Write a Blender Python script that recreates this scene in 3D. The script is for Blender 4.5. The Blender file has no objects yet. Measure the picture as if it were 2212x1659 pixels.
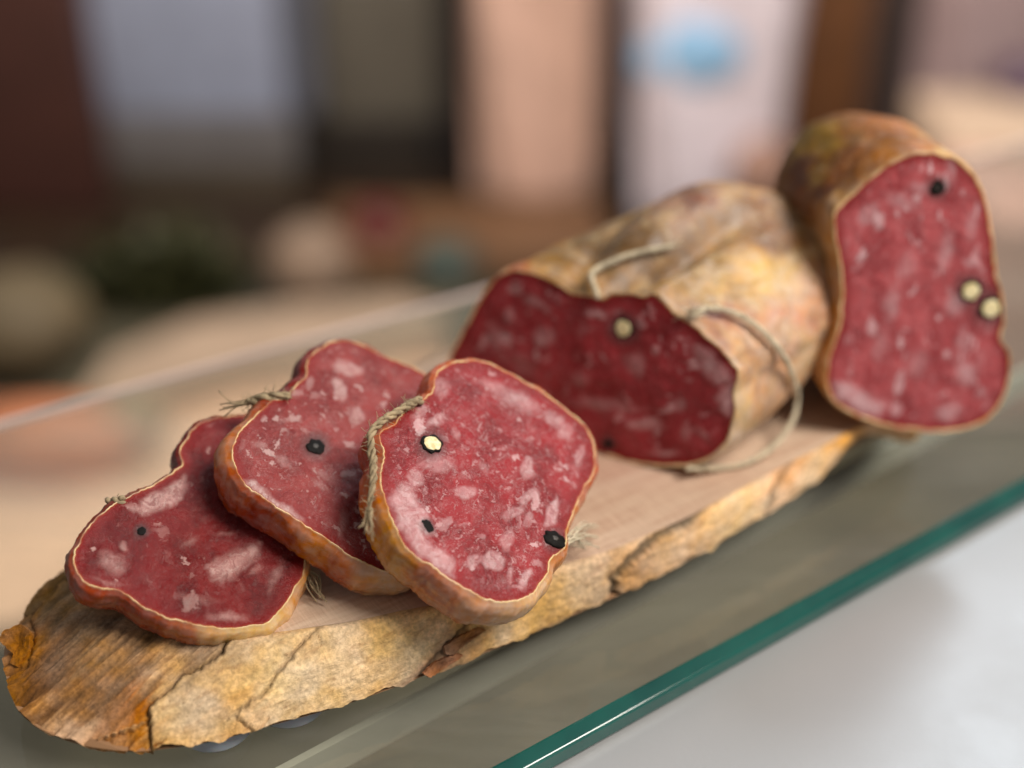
import bpy, bmesh, math, random
import numpy as np
from mathutils import Vector, Matrix, noise
from mathutils.geometry import delaunay_2d_cdt

random.seed(7)
sc = bpy.context.scene
COL = sc.collection

# ------------------------------------------------------------------ camera
PITCH = math.radians(30)
F = 3000.0                      # focal length in pixels of a 2212-wide frame
CAM = np.array([0.0, 0.0, 0.19])
cd = bpy.data.cameras.new('camera')
cam = bpy.data.objects.new('camera', cd)
COL.objects.link(cam)
cam.location = CAM
cam.rotation_euler = (math.pi / 2 - PITCH, 0, 0)
cd.sensor_width = 36
cd.lens = 36 * F / 2212
cd.clip_start = 0.005
cd.clip_end = 50
cd.dof.use_dof = True
cd.dof.focus_distance = 0.264
cd.dof.aperture_fstop = 4.4
sc.camera = cam

# ------------------------------------------------------------------ light
w = bpy.data.worlds.new('World')
sc.world = w
w.use_nodes = True
w.node_tree.nodes['Background'].inputs[0].default_value = (1.0, 0.97, 0.93, 1)
w.node_tree.nodes['Background'].inputs[1].default_value = 0.2


def area(name, loc, target, size, power, color):
    ld = bpy.data.lights.new(name, 'AREA')
    ld.shape = 'RECTANGLE'
    ld.size, ld.size_y = size
    ld.energy = power
    ld.color = color
    o = bpy.data.objects.new(name, ld)
    COL.objects.link(o)
    o.location = loc
    d = Vector(target) - Vector(loc)
    o.rotation_euler = d.to_track_quat('-Z', 'Y').to_euler()
    return o


area('key_light', (0.72, -0.06, 1.06), (0.0, 0.25, 0.0), (0.55, 0.55), 20, (1.0, 0.93, 0.84))  # key area lamp from the upper right
area('window_light', (0.94, 1.80, 1.6), (0.1, 0.2, 0.0), (0.8, 0.45), 15, (0.80, 0.90, 1.0))
area('stall_fill', (-0.1, 1.45, 0.75), (0.0, 2.35, -0.55), (1.6, 0.5), 25, (1.0, 0.9, 0.8))  # added fill lamp that brightens the background, no visible source

sc.view_settings.view_transform = 'Standard'
sc.view_settings.look = 'None'
sc.view_settings.exposure = 0.16
sc.view_settings.gamma = 1.0
sc.cycles.use_denoising = True
sc.cycles.max_bounces = 8
sc.cycles.transparent_max_bounces = 12
sc.cycles.caustics_reflective = False
sc.cycles.caustics_refractive = False
sc.cycles.sample_clamp_indirect = 4

# ------------------------------------------------------------------ helpers
cp, sp = math.cos(PITCH), math.sin(PITCH)


def ray(x, y):
    a = (x - 1106) / F
    b = (829.5 - y) / F
    return np.array([a, cp + b * sp, -sp + b * cp])


def atz(x, y, z):
    d = ray(x, y)
    return CAM + d * ((z - CAM[2]) / d[2])


def aty(x, y, Y):
    d = ray(x, y)
    return CAM + d * (Y / d[1])


def onpl(x, y, P, n):
    d = ray(x, y)
    return CAM + d * (np.dot(P - CAM, n) / np.dot(d, n))


def proj(P):
    q = np.asarray(P) - CAM
    dep = q[..., 1] * cp - q[..., 2] * sp
    up = q[..., 1] * sp + q[..., 2] * cp
    return np.stack([1106 + F * q[..., 0] / dep, 829.5 - F * up / dep], -1)


def za(L): return [(0.4937 * p[0], 840.3 + 0.4937 * p[1]) for p in L]
def zb(L): return [(420.2 + 0.4221 * p[0], 700.3 + 0.4221 * p[1]) for p in L]
def zc(L): return [(933.7 + 0.4221 * p[0], 373.5 + 0.4221 * p[1]) for p in L]
def zd(L): return [(1587.3 + 0.5066 * p[0], 186.7 + 0.5066 * p[1]) for p in L]


def lin(c):
    o = []
    for v in c[:3]:
        v = v / 255
        o.append(v / 12.92 if v <= 0.04045 else ((v + 0.055) / 1.055) ** 2.4)
    return tuple(o)


def rgba(c, k=1.0):
    return tuple(v * k for v in lin(c)) + (1,)


def unit(v):
    v = np.asarray(v, float)
    return v / np.linalg.norm(v)


def resample(P, step, closed=True):
    P = np.asarray(P, float)
    if closed:
        P = np.vstack([P, P[:1]])
    L = np.r_[0, np.cumsum(np.linalg.norm(np.diff(P, axis=0), axis=1))]
    n = max(4, int(L[-1] / step))
    t = np.linspace(0, L[-1], n, endpoint=not closed)
    return np.stack([np.interp(t, L, P[:, k]) for k in range(P.shape[1])], -1)


def smooth_closed(P, k):
    for _ in range(k):
        P = 0.25 * np.roll(P, 1, 0) + 0.5 * P + 0.25 * np.roll(P, -1, 0)
    return P


def catmull(P, n, closed=False):
    P = np.asarray(P, float)
    m = len(P)
    out = []
    segs = m if closed else m - 1
    for i in range(segs):
        if closed:
            a, b, c, d = P[(i - 1) % m], P[i], P[(i + 1) % m], P[(i + 2) % m]
        else:
            a, b, c, d = P[max(i - 1, 0)], P[i], P[i + 1], P[min(i + 2, m - 1)]
        for k in range(n):
            t = k / n
            out.append(0.5 * ((2 * b) + (-a + c) * t + (2 * a - 5 * b + 4 * c - d) * t * t
                              + (-a + 3 * b - 3 * c + d) * t ** 3))
    if not closed:
        out.append(P[-1])
    return np.array(out)


def fbm(P, scale, seed=0, octv=3):
    o = Vector((seed * 13.7, seed * 7.1, seed * 3.3))
    return np.array([noise.fractal(Vector(p) * scale + o, 1.0, 2.0, octv) for p in np.asarray(P)])


def thing(name, label, cat, loc=(0, 0, 0), group=None):
    o = bpy.data.objects.new(name, None)
    o.empty_display_size = 0.01
    COL.objects.link(o)
    o.location = loc
    o['label'] = label
    o['category'] = cat
    if group:
        o['group'] = group
    return o


def wloc(o):
    v = Vector(o.location)
    while o.parent:
        o = o.parent
        v = v + Vector(o.location)
    return v


def mesh(name, V, Fc, mat, parent=None, smooth=True, attrs=None):
    V = np.asarray(V, float)
    me = bpy.data.meshes.new(name)
    if parent is not None:
        V = V - np.array(wloc(parent))
    me.from_pydata(V.tolist(), [], [list(map(int, f)) for f in Fc])
    me.update()
    if smooth:
        me.polygons.foreach_set('use_smooth', [True] * len(me.polygons))
    if attrs:
        for k, a in attrs.items():
            a = np.asarray(a, float)
            if a.ndim == 1:
                at = me.attributes.new(k, 'FLOAT', 'POINT')
                at.data.foreach_set('value', a)
            elif k.startswith('col'):
                at = me.attributes.new(k, 'FLOAT_COLOR', 'POINT')
                at.data.foreach_set('color', np.c_[a, np.ones(len(a))].ravel())
            else:
                at = me.attributes.new(k, 'FLOAT_VECTOR', 'POINT')
                at.data.foreach_set('vector', a.ravel())
    if mat:
        me.materials.append(mat)
    o = bpy.data.objects.new(name, me)
    COL.objects.link(o)
    if parent is not None:
        o.parent = parent
    return o


def tag(o, label=None, cat=None, kind=None, group=None):
    if label: o['label'] = label
    if cat: o['category'] = cat
    if kind: o['kind'] = kind
    if group: o['group'] = group
    return o


def grid_faces(nr, nc, closed=True):
    f = []
    for j in range(nr - 1):
        for i in range(nc if closed else nc - 1):
            k = (i + 1) % nc
            f.append((j * nc + i, j * nc + k, (j + 1) * nc + k, (j + 1) * nc + i))
    return f


def tube(P, r, sides=7, taper=None):
    """vertices and faces of a tube along polyline P"""
    P = np.asarray(P, float)
    n = len(P)
    T = np.gradient(P, axis=0)
    T /= np.linalg.norm(T, axis=1)[:, None] + 1e-12
    ref = np.array([0.13, 0.21, 0.97])
    V = []
    N = np.cross(T[0], ref); N /= np.linalg.norm(N)
    for i in range(n):
        N = N - T[i] * np.dot(N, T[i]); N /= np.linalg.norm(N) + 1e-12
        B = np.cross(T[i], N)
        rr = r if taper is None else r * taper[i]
        for k in range(sides):
            a = 2 * math.pi * k / sides
            V.append(P[i] + rr * (math.cos(a) * N + math.sin(a) * B))
    Fc = grid_faces(n, sides)
    V.append(P[0]); V.append(P[-1])
    c0, c1 = len(V) - 2, len(V) - 1
    for k in range(sides):
        Fc.append((c0, (k + 1) % sides, k))
        Fc.append((c1, (n - 1) * sides + k, (n - 1) * sides + (k + 1) % sides))
    return V, Fc


class Acc:
    def __init__(s): s.V = []; s.F = []
    def add(s, V, Fc):
        b = len(s.V)
        s.V.extend([tuple(v) for v in V])
        s.F.extend([tuple(i + b for i in f) for f in Fc])


def twine_mesh(path, r, pitch=0.0045, strands=3, fuzz=18, seed=0, fray_end=0, taper=None):
    """three twisted strands with loose fibres"""
    rnd = random.Random(seed)
    P = resample(catmull(path, 8), 0.00035, closed=False)
    n = len(P)
    T = np.gradient(P, axis=0); T /= np.linalg.norm(T, axis=1)[:, None]
    L = np.r_[0, np.cumsum(np.linalg.norm(np.diff(P, axis=0), axis=1))]
    N = np.cross(T[0], (0.1, 0.3, 0.95)); N /= np.linalg.norm(N)
    Ns, Bs = [], []
    for i in range(n):
        N = N - T[i] * np.dot(N, T[i]); N /= np.linalg.norm(N)
        Ns.append(N.copy()); Bs.append(np.cross(T[i], N))
    Ns, Bs = np.array(Ns), np.array(Bs)
    tp = np.ones(n) if taper is None else np.interp(np.linspace(0, 1, n), *taper)
    acc = Acc()
    for s in range(strands):
        a = 2 * math.pi * (s / strands + L / pitch)
        off = (np.cos(a)[:, None] * Ns + np.sin(a)[:, None] * Bs) * (r * 0.52 * tp)[:, None]
        jt = np.array([[noise.noise(Vector((l_ * 900, s * 7.3 + seed, k_))) for k_ in (0, 5, 9)] for l_ in L]) * r * .34
        fat_ = tp * (1 + .28 * np.array([noise.noise(Vector((l_ * 700, s * 3.1, seed + 4.5))) for l_ in L]))
        acc.add(*tube(P + off + jt, r * 0.54, 6, fat_))
    for k in range(fuzz):
        i = rnd.randrange(n)
        d = unit(Ns[i] * rnd.uniform(-1, 1) + Bs[i] * rnd.uniform(-1, 1) + T[i] * rnd.uniform(-.8, .8))
        l = r * rnd.uniform(1.2, 2.8)
        c = P[i] + d * l * 0.5 + T[i] * rnd.uniform(-1, 1) * r
        acc.add(*tube(catmull([P[i], c, P[i] + d * l], 3), r * 0.06, 4))
    for k in range(fray_end):
        e = P[-1]; t = T[-1]
        d = unit(t + 0.55 * np.array([rnd.uniform(-1, 1) for _ in range(3)]))
        l = r * rnd.uniform(3, 8)
        st = e - t * r * 2 + (Ns[-1] * rnd.uniform(-.7, .7) + Bs[-1] * rnd.uniform(-.7, .7)) * r
        mid = st + t * l * .5 + d * l * 0.1
        acc.add(*tube(catmull([st, mid, mid + d * l * .5], 4), r * 0.13, 4))
    return acc


# ------------------------------------------------------------------ materials
class NT:
    def __init__(s, name):
        s.m = bpy.data.materials.new(name)
        s.m.use_nodes = True
        s.t = s.m.node_tree
        s.b = s.t.nodes['Principled BSDF']
        s.out = s.t.nodes['Material Output']
    def n(s, typ, **kw):
        x = s.t.nodes.new(typ)
        for k, v in kw.items():
            setattr(x, k, v)
        return x
    def l(s, a, b): s.t.links.new(a, b)
    def attr(s, name):
        return s.n('ShaderNodeAttribute', attribute_name=name)
    def noise(s, vec, scale, detail=3, rough=.55, dist=0.0):
        x = s.n('ShaderNodeTexNoise')
        x.inputs['Scale'].default_value = scale
        x.inputs['Detail'].default_value = detail
        x.inputs['Roughness'].default_value = rough
        x.inputs['Distortion'].default_value = dist
        if vec is not None: s.l(vec, x.inputs['Vector'])
        return x.outputs['Fac']
    def noisec(s, vec, scale, detail=2):
        x = s.n('ShaderNodeTexNoise')
        x.inputs['Scale'].default_value = scale
        x.inputs['Detail'].default_value = detail
        if vec is not None: s.l(vec, x.inputs['Vector'])
        return x.outputs['Color']
    def math(s, op, a, b=None, clamp=False):
        x = s.n('ShaderNodeMath', operation=op, use_clamp=clamp)
        for i, v in enumerate((a, b)):
            if v is None: continue
            if isinstance(v, (int, float)): x.inputs[i].default_value = v
            else: s.l(v, x.inputs[i])
        return x.outputs[0]
    def vmath(s, op, a, b):
        x = s.n('ShaderNodeVectorMath', operation=op)
        for i, v in enumerate((a, b)):
            if isinstance(v, tuple): x.inputs[i].default_value = v
            else: s.l(v, x.inputs[i])
        return x.outputs[0]
    def mapr(s, v, a, b, c=0., d=1., smooth=True):
        x = s.n('ShaderNodeMapRange')
        if smooth: x.interpolation_type = 'SMOOTHSTEP'
        x.inputs['From Min'].default_value = a
        x.inputs['From Max'].default_value = b
        x.inputs['To Min'].default_value = c
        x.inputs['To Max'].default_value = d
        s.l(v, x.inputs['Value'])
        return x.outputs['Result']
    def mix(s, fac, a, b, blend='MIX'):
        x = s.n('ShaderNodeMix', data_type='RGBA', blend_type=blend)
        if isinstance(fac, (int, float)): x.inputs[0].default_value = fac
        else: s.l(fac, x.inputs[0])
        for i, v in ((6, a), (7, b)):
            if isinstance(v, tuple): x.inputs[i].default_value = v
            else: s.l(v, x.inputs[i])
        return x.outputs[2]
    def bump(s, h, strength, dist):
        x = s.n('ShaderNodeBump')
        x.inputs['Strength'].default_value = strength
        x.inputs['Distance'].default_value = dist
        s.l(h, x.inputs['Height'])
        return x.outputs[0]
    def set(s, **kw):
        for k, v in kw.items():
            k = k.replace('_', ' ')
            i = s.b.inputs[k]
            if isinstance(v, (int, float, tuple)): i.default_value = v
            else: s.l(v, i)
        return s


def plain(name, c, rough=.5, k=1., **kw):
    t = NT(name)
    co = t.n('ShaderNodeTexCoord').outputs['Object']
    nz = t.noise(co, 14, 4)
    v = t.mapr(nz, .3, .7, .86, 1.1)
    hsv = t.n('ShaderNodeHueSaturation')
    hsv.inputs['Color'].default_value = rgba(c, k)
    t.l(v, hsv.inputs['Value'])
    t.set(Base_Color=hsv.outputs[0], Roughness=rough, **kw)
    return t.m


def meat_mat(name, deep, mid, fatc, seed, fat_amount=.5, fine=1.0, streak=(1., 1., 1.), bump=1.0, mottle=(1, .62, .4)):
    t = NT(name)
    fc = t.attr('fc').outputs['Vector']
    fc = t.vmath('ADD', fc, (seed * 31.7, seed * 17.3, seed * 5.1))
    fcs = t.vmath('MULTIPLY', fc, streak)
    # swirl
    w1 = t.vmath('SUBTRACT', t.noisec(fcs, .10, 2), (.5, .5, .5))
    w2 = t.vmath('SUBTRACT', t.noisec(fcs, .55, 2), (.5, .5, .5))
    w3 = t.vmath('SUBTRACT', t.noisec(fcs, 2.2, 1), (.5, .5, .5))
    wv = t.vmath('ADD', t.vmath('ADD', t.vmath('MULTIPLY', w1, (9, 9, 0)), t.vmath('MULTIPLY', w2, (3.0, 3.0, 0))),
                 t.vmath('MULTIPLY', w3, (.95, .95, 0)))
    wc = t.vmath('ADD', fcs, wv)

    def cells(scale, share, size, soft):
        v = t.n('ShaderNodeTexVoronoi', feature='F1')
        v.inputs['Scale'].default_value = scale
        v.inputs['Randomness'].default_value = 1
        t.l(wc, v.inputs['Vector'])
        sep = t.n('ShaderNodeSeparateColor')
        t.l(v.outputs['Color'], sep.inputs[0])
        pick = t.mapr(sep.outputs[0], 1 - share - .04, 1 - share + .04)
        rad = t.mapr(sep.outputs[1], 0, 1, size * .45, size, False)
        d = t.math('SUBTRACT', rad, v.outputs['Distance'])
        m = t.mapr(d, -soft, soft)
        return t.math('MULTIPLY', m, pick), sep.outputs[2]
    A, ra = cells(.20, .18 * fat_amount * 2, .42, .07)
    B, rb = cells(.46, .34 * fat_amount * 2, .44, .09)
    Cc, rc = cells(1.15, .34 * fat_amount * 2, .46, .13)
    A = t.math('MULTIPLY', A, t.mapr(ra, 0, 1, .35, .95, False))
    B = t.math('MULTIPLY', B, t.mapr(rb, 0, 1, .25, .85, False))
    Cc = t.math('MULTIPLY', Cc, t.mapr(rc, 0, 1, .1, .75 * fine, False))
    fat = t.math('MAXIMUM', t.math('MAXIMUM', A, B), Cc)
    tf = t.math('MULTIPLY', t.attr('fat').outputs['Fac'], t.mapr(t.noise(wc, .9, 4, .6), .32, .62, .5, 1.0))
    edge = t.attr('edge').outputs['Fac']
    inner = t.mapr(edge, .6, 2.4)
    fat = t.math('MULTIPLY', fat, inner)
    fat = t.math('MAXIMUM', fat, tf)
    # fibres
    rn = t.noise(wc, .8, 5, .62, 1.2)
    rid = t.math('ABSOLUTE', t.math('SUBTRACT', rn, .5))
    fib = t.mapr(rid, 0.0, .035, 1, 0)
    fib = t.math('MULTIPLY', fib, t.mapr(t.noise(fcs, .25, 2), .4, .65, 0, .5 * fine))
    # meat tone
    lo = t.mapr(t.noise(wc, .13, 3), .34, .66)
    hi = t.mapr(t.noise(wc, 1.3, 4, .65), .3, .7)
    base = t.mix(lo, rgba(deep), rgba(mid))
    base = t.mix(t.math('MULTIPLY', hi, .5), base, rgba(mid, 1.25))
    spk = t.mapr(t.noise(wc, 2.4, 5, .7), .54, .68)
    base = t.mix(t.math('MULTIPLY', spk, .38 * fine), base, rgba(fatc, .8))
    base = t.mix(t.math('MULTIPLY', fib, .7), base, rgba(fatc, .75))
    # drier, deeper red towards the casing
    dry = t.mapr(edge, .3, 3.2, 1, 0)
    base = t.mix(t.math('MULTIPLY', dry, .7), base, rgba((126, 16, 16)))
    base = t.mix(t.math('MULTIPLY', t.mapr(edge, .05, .7, 1, 0), .4), base, rgba((168, 60, 26)))
    fvar = t.mix(t.mapr(t.noise(wc, .7, 3), .3, .7), rgba(fatc), rgba(mottle_c(fatc, mid)))
    base = t.mix(t.math('MULTIPLY', fat, .8), base, fvar)
    pit = t.math('MULTIPLY', t.mapr(t.noise(wc, 1.9, 3, .6), .7, .76), .7 * fine)
    base = t.mix(pit, base, rgba((70, 8, 10)))
    # pepper bleed
    pep = t.attr('pep').outputs['Fac']
    base = t.mix(t.math('MULTIPLY', pep, .75), base, rgba((70, 66, 66)))
    # thin pale line of the cut casing
    rim = t.mapr(t.math('ADD', edge, t.mapr(t.noise(fc, .9, 3), .2, .8, -.2, .25)), .02, .3, 1, 0)
    base = t.mix(t.math('MULTIPLY', rim, .2), base, rgba((206, 140, 84)))
    h = t.math('ADD', t.math('MULTIPLY', t.noise(wc, 1.5, 5, .65), .7), t.math('MULTIPLY', fat, .35))
    h = t.math('SUBTRACT', t.math('ADD', h, t.math('MULTIPLY', t.noise(fc, 6, 2), .25)), t.math('MULTIPLY', pit, .9))
    ro = t.mapr(t.noise(fc, .5, 4), .3, .7, .16, .3)
    t.set(Base_Color=base, Roughness=ro, Subsurface_Weight=.1, Subsurface_Scale=.0012,
          Subsurface_Radius=(1., .35, .25), Normal=t.bump(h, .8 * bump, .0005))
    t.b.inputs['Specular IOR Level'].default_value = .3
    return t.m


def mottle_c(a, b):
    return tuple(.78 * x + .22 * y for x, y in zip(a, b))


def casing_mat(name, rough=(.3, .5), dust=0., mot=.5, bumpd=.0003, nscale=1.0, sss=.2, dustc=(222, 200, 160), sat=1., val=1., tint=(1., 1., 1.)):
    t = NT(name)
    co = t.n('ShaderNodeTexCoord').outputs['Object']
    c = t.mix(1.0, t.attr('col').outputs['Color'], tint + (1,), 'MULTIPLY')
    n1 = t.noise(co, 120 * nscale, 4, .6, .6)
    n2 = t.noise(co, 420 * nscale, 4, .6)
    hs = t.n('ShaderNodeHueSaturation')
    t.l(c, hs.inputs['Color'])
    t.l(t.mapr(n1, .3, .7, (1 - mot * .55) * val, (1 + mot * .55) * val), hs.inputs['Value'])
    t.l(t.mapr(n2, .3, .7, .85 * sat, 1.15 * sat), hs.inputs['Saturation'])
    base = hs.outputs[0]
    if dust:
        d = t.math('MULTIPLY', t.mapr(t.noise(co, 190, 6, .7, .4), .5, .66), dust)
        base = t.mix(d, base, rgba(dustc))
        d2 = t.math('MULTIPLY', t.mapr(t.noise(co, 75, 5, .65, .8), .53, .68), dust * .8)
        base = t.mix(d2, base, rgba((120, 84, 40)))
    rim = t.attr('rim').outputs['Fac']
    rim = t.math('MULTIPLY', rim, t.mapr(t.noise(co, 300, 4), .36, .62, .15, .95))
    base = t.mix(rim, base, rgba((232, 198, 148)))
    h = t.math('ADD', t.noise(co, 260 * nscale, 4, .6), t.math('MULTIPLY', t.noise(co, 1100 * nscale, 3), .4))
    t.set(Base_Color=base, Roughness=t.mapr(n1, .3, .7, *rough), Subsurface_Weight=sss, Subsurface_Scale=.002,
          Subsurface_Radius=(1., .5, .25), Normal=t.bump(h, .5, bumpd))
    return t.m


def bark_mat():
    t = NT('bark')
    co = t.n('ShaderNodeTexCoord').outputs['Object']
    c = t.attr('col').outputs['Color']
    n1 = t.noise(co, 260, 5, .65, .4)
    n2 = t.noise(co, 1300, 4, .6)
    hs = t.n('ShaderNodeHueSaturation')
    t.l(c, hs.inputs['Color'])
    t.l(t.math('MULTIPLY', t.mapr(n1, .3, .7, .86, 1.14), t.mapr(n2, .3, .7, .78, 1.18)), hs.inputs['Value'])
    t.l(t.mapr(t.noise(co, 90, 3), .3, .7, .8, 1.2), hs.inputs['Saturation'])
    mp = t.n('ShaderNodeMapping')
    mp.inputs['Rotation'].default_value = (0, 0, -math.radians(36))
    t.l(co, mp.inputs['Vector'])
    fb = t.noise(t.vmath('MULTIPLY', mp.outputs[0], (150, 900, 700)), 1, 5, .65, .5)
    sp_ = t.mapr(t.noise(co, 700, 2), .68, .74)
    base = t.mix(t.math('MULTIPLY', sp_, .35), hs.outputs[0], rgba((110, 72, 44)))
    base = t.mix(t.math('MULTIPLY', t.mapr(fb, .5, .72), .45), base, rgba((150, 104, 64)))
    h = t.math('ADD', t.math('MULTIPLY', n1, .6), t.math('ADD', t.math('MULTIPLY', n2, .3), fb))
    t.set(Base_Color=base, Roughness=.85, Normal=t.bump(h, .8, .0006))
    t.b.inputs['Specular IOR Level'].default_value = .25
    return t.m


def wood_top_mat():
    t = NT('sawn_wood')
    co = t.n('ShaderNodeTexCoord').outputs['Object']
    mp = t.n('ShaderNodeMapping')
    mp.inputs['Rotation'].default_value = (0, 0, -math.radians(33))
    t.l(co, mp.inputs['Vector'])
    v = mp.outputs[0]
    grain = t.noise(t.vmath('MULTIPLY', v, (60, 700, 60)), 1, 4, .6)
    saw = t.noise(t.vmath('MULTIPLY', v, (1500, 120, 60)), 1, 2, .5)
    rings = t.noise(t.vmath('MULTIPLY', v, (14, 90, 10)), 1, 3, .6, .5)
    base = t.mix(t.mapr(rings, .35, .65), rgba((206, 182, 158)), rgba((190, 160, 136)))
    base = t.mix(t.math('MULTIPLY', t.mapr(grain, .35, .7), .35), base, rgba((150, 108, 84)))
    base = t.mix(t.math('MULTIPLY', t.mapr(saw, .45, .72), .4), base, rgba((216, 188, 162)))
    # meat juice soaked in beside the slices, their red reflection painted in
    st = t.attr('stain_reflection').outputs['Fac']
    base = t.mix(t.math('MULTIPLY', st, .7), base, rgba((150, 84, 76)))
    h = t.math('ADD', saw, t.math('MULTIPLY', grain, .6))
    t.set(Base_Color=base, Roughness=t.mapr(st, 0, 1, .7, .45), Normal=t.bump(h, .6, .0003))
    return t.m


def twine_mat(name, c, k=1.):
    t = NT(name)
    co = t.n('ShaderNodeTexCoord').outputs['Object']
    n1 = t.noise(co, 600, 4, .6)
    t.set(Base_Color=t.mix(t.mapr(n1, .3, .7), rgba(c, .6 * k), rgba(c, 1.1 * k)), Roughness=.85)
    return t.m


def glass_mat():
    t = NT('clear_glass')
    co = t.n('ShaderNodeTexCoord').outputs['Object']
    fr = t.n('ShaderNodeFresnel'); fr.inputs['IOR'].default_value = 1.5
    tr = t.n('ShaderNodeBsdfTransparent'); tr.inputs['Color'].default_value = (.86, .875, .845, 1)
    gl = t.n('ShaderNodeBsdfGlossy'); gl.inputs['Roughness'].default_value = .03
    sm = t.mapr(t.noise(t.vmath('MULTIPLY', co, (6, 22, 1)), 1, 5, .6, .6), .4, .72, 0, .15)
    df = t.n('ShaderNodeBsdfDiffuse'); df.inputs['Color'].default_value = (.5, .48, .42, 1)
    gm = t.n('ShaderNodeNewGeometry')
    fac = t.math('MULTIPLY', fr.outputs[0], t.math('SUBTRACT', 1.0, gm.outputs['Backfacing']))
    mx = t.n('ShaderNodeMixShader'); t.l(fac, mx.inputs[0]); t.l(tr.outputs[0], mx.inputs[1]); t.l(gl.outputs[0], mx.inputs[2])
    m2 = t.n('ShaderNodeMixShader'); t.l(t.math('ADD', sm, .05), m2.inputs[0]); t.l(mx.outputs[0], m2.inputs[1]); t.l(df.outputs[0], m2.inputs[2])
    t.l(m2.outputs[0], t.out.inputs['Surface'])
    return t.m


# ------------------------------------------------------------------ setting: counter, floor of the display, glass
ZT = 0.018                      # top of the wooden board above the glass
g0, g1 = atz(1120, 1650, 0), atz(2212, 1050, 0)
fu = unit(g1 - g0)              # direction along the glass front edge
fv = np.array([fu[1], -fu[0], 0])   # towards the customer
GF0, GF1 = g0 - fu * .5, g1 + fu * .6
b0, b1 = atz(0, 915, 0), atz(1040, 630, 0)
bu = unit(b1 - b0)
GB0, GB1 = b0 - bu * .35, b1 + bu * .62

# counter in front of the glass: white laminate with a rounded nosing towards the well
t = NT('white_laminate')
co = t.n('ShaderNodeTexCoord').outputs['Object']
t.set(Base_Color=t.mix(t.mapr(t.noise(co, 9, 5), .3, .7), rgba((150, 150, 151)), rgba((156, 156, 157))),
      Roughness=t.mapr(t.noise(co, 35, 4), .3, .7, .3, .38), Normal=t.bump(t.noise(co, 900, 2), .06, .0003))
t.b.inputs['Coat Weight'].default_value = .2
t.b.inputs['Coat Roughness'].default_value = .25
WHITE = t.m


def strip(prof, a, b, mat, name, parent=None):
    """extrude a profile of (outward, height) points from a to b along the glass edge"""
    V = []
    for P in (a, b):
        for o, z in prof:
            V.append(P + fv * o + np.array([0, 0, z]))
    n = len(prof)
    Fc = [(i, (i + 1) % n, n + (i + 1) % n, n + i) for i in range(n)]
    Fc += [tuple(range(n))[::-1], tuple(range(n, 2 * n))]
    return mesh(name, V, Fc, mat, parent, smooth=False)


c = strip([(-.0035, -.0064), (.55, -.0064), (.55, -.85), (-.0035, -.85)], GF0, GF1, WHITE, 'counter')
tag(c, kind='structure')

t = NT('display_floor')
co = t.n('ShaderNodeTexCoord').outputs['Object']
t.set(Base_Color=t.mix(t.mapr(t.noise(co, 7, 4), .35, .65), rgba((64, 60, 48)), rgba((96, 90, 72))), Roughness=.5)
fl = mesh('display_floor', [(-3.2, .05, -.79), (3.2, .05, -.79), (3.2, 2.04, -.79), (-3.2, 2.04, -.79)], [(0, 1, 2, 3)], t.m)
tag(fl, kind='structure')
t = NT('dark_wood_floor')
co = t.n('ShaderNodeTexCoord').outputs['Object']
t.set(Base_Color=t.mix(t.mapr(t.noise(t.vmath('MULTIPLY', co, (3, 26, 1)), 1, 4), .3, .7), rgba((30, 20, 14)), rgba((58, 40, 24))), Roughness=.5)
fl = mesh('back_floor', [(-3.2, 2.04, -.794), (3.2, 2.04, -.794), (3.2, 6, -.794), (-3.2, 6, -.794)], [(0, 1, 2, 3)], t.m)
tag(fl, kind='structure')

gs = thing('glass_shelf', 'clear glass shelf with green polished edge under the wooden board', 'glass shelf', tuple((GF0 + GF1) / 2))
GLASS = glass_mat()
q = [GF0 - fv * .0022, GF1 - fv * .0022, GB1, GB0]
V = [p for p in q] + [p + np.array([0, 0, -.006]) for p in q]
mesh('pane', V, [(0, 1, 2, 3), (7, 6, 5, 4), (1, 5, 6, 2), (2, 6, 7, 3), (3, 7, 4, 0)], GLASS, gs, smooth=False)
t = NT('glass_edge_green')
co = t.n('ShaderNodeTexCoord').outputs['Object']
t.set(Base_Color=t.mix(t.mapr(t.noise(co, 60, 3), .3, .7), rgba((6, 66, 62)), rgba((14, 82, 74))), Roughness=.12, Subsurface_Weight=.0)
t.b.inputs['Coat Weight'].default_value = .5
prof = [(-.0022, 0), (-.0018, 0), (-.0006, -.0025), (-.00042, -.00262), (0, -.0030), (.0002, -.0056), (-.0003, -.006), (-.0022, -.006)]
strip(prof, GF0, GF1, t.m, 'polished_edge', gs)
t = plain('streak_pale', (216, 210, 200), .35)
# back edge strip: bright polished rear edge
V = []
nb = np.array([-bu[1], bu[0], 0])
for P in (GB0, GB1):
    for o, z in ((-.0008, .0004), (.0012, .0002), (.0014, -.001), (-.0008, -.0012)):
        V.append(P + nb * o + np.array([0, 0, z]))
mesh('rear_edge', V, [(0, 1, 5, 4), (1, 2, 6, 5), (2, 3, 7, 6), (3, 0, 4, 7), (3, 2, 1, 0), (4, 5, 6, 7)],
     plain('pale_edge', (222, 198, 190), .3), gs, smooth=False)

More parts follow.
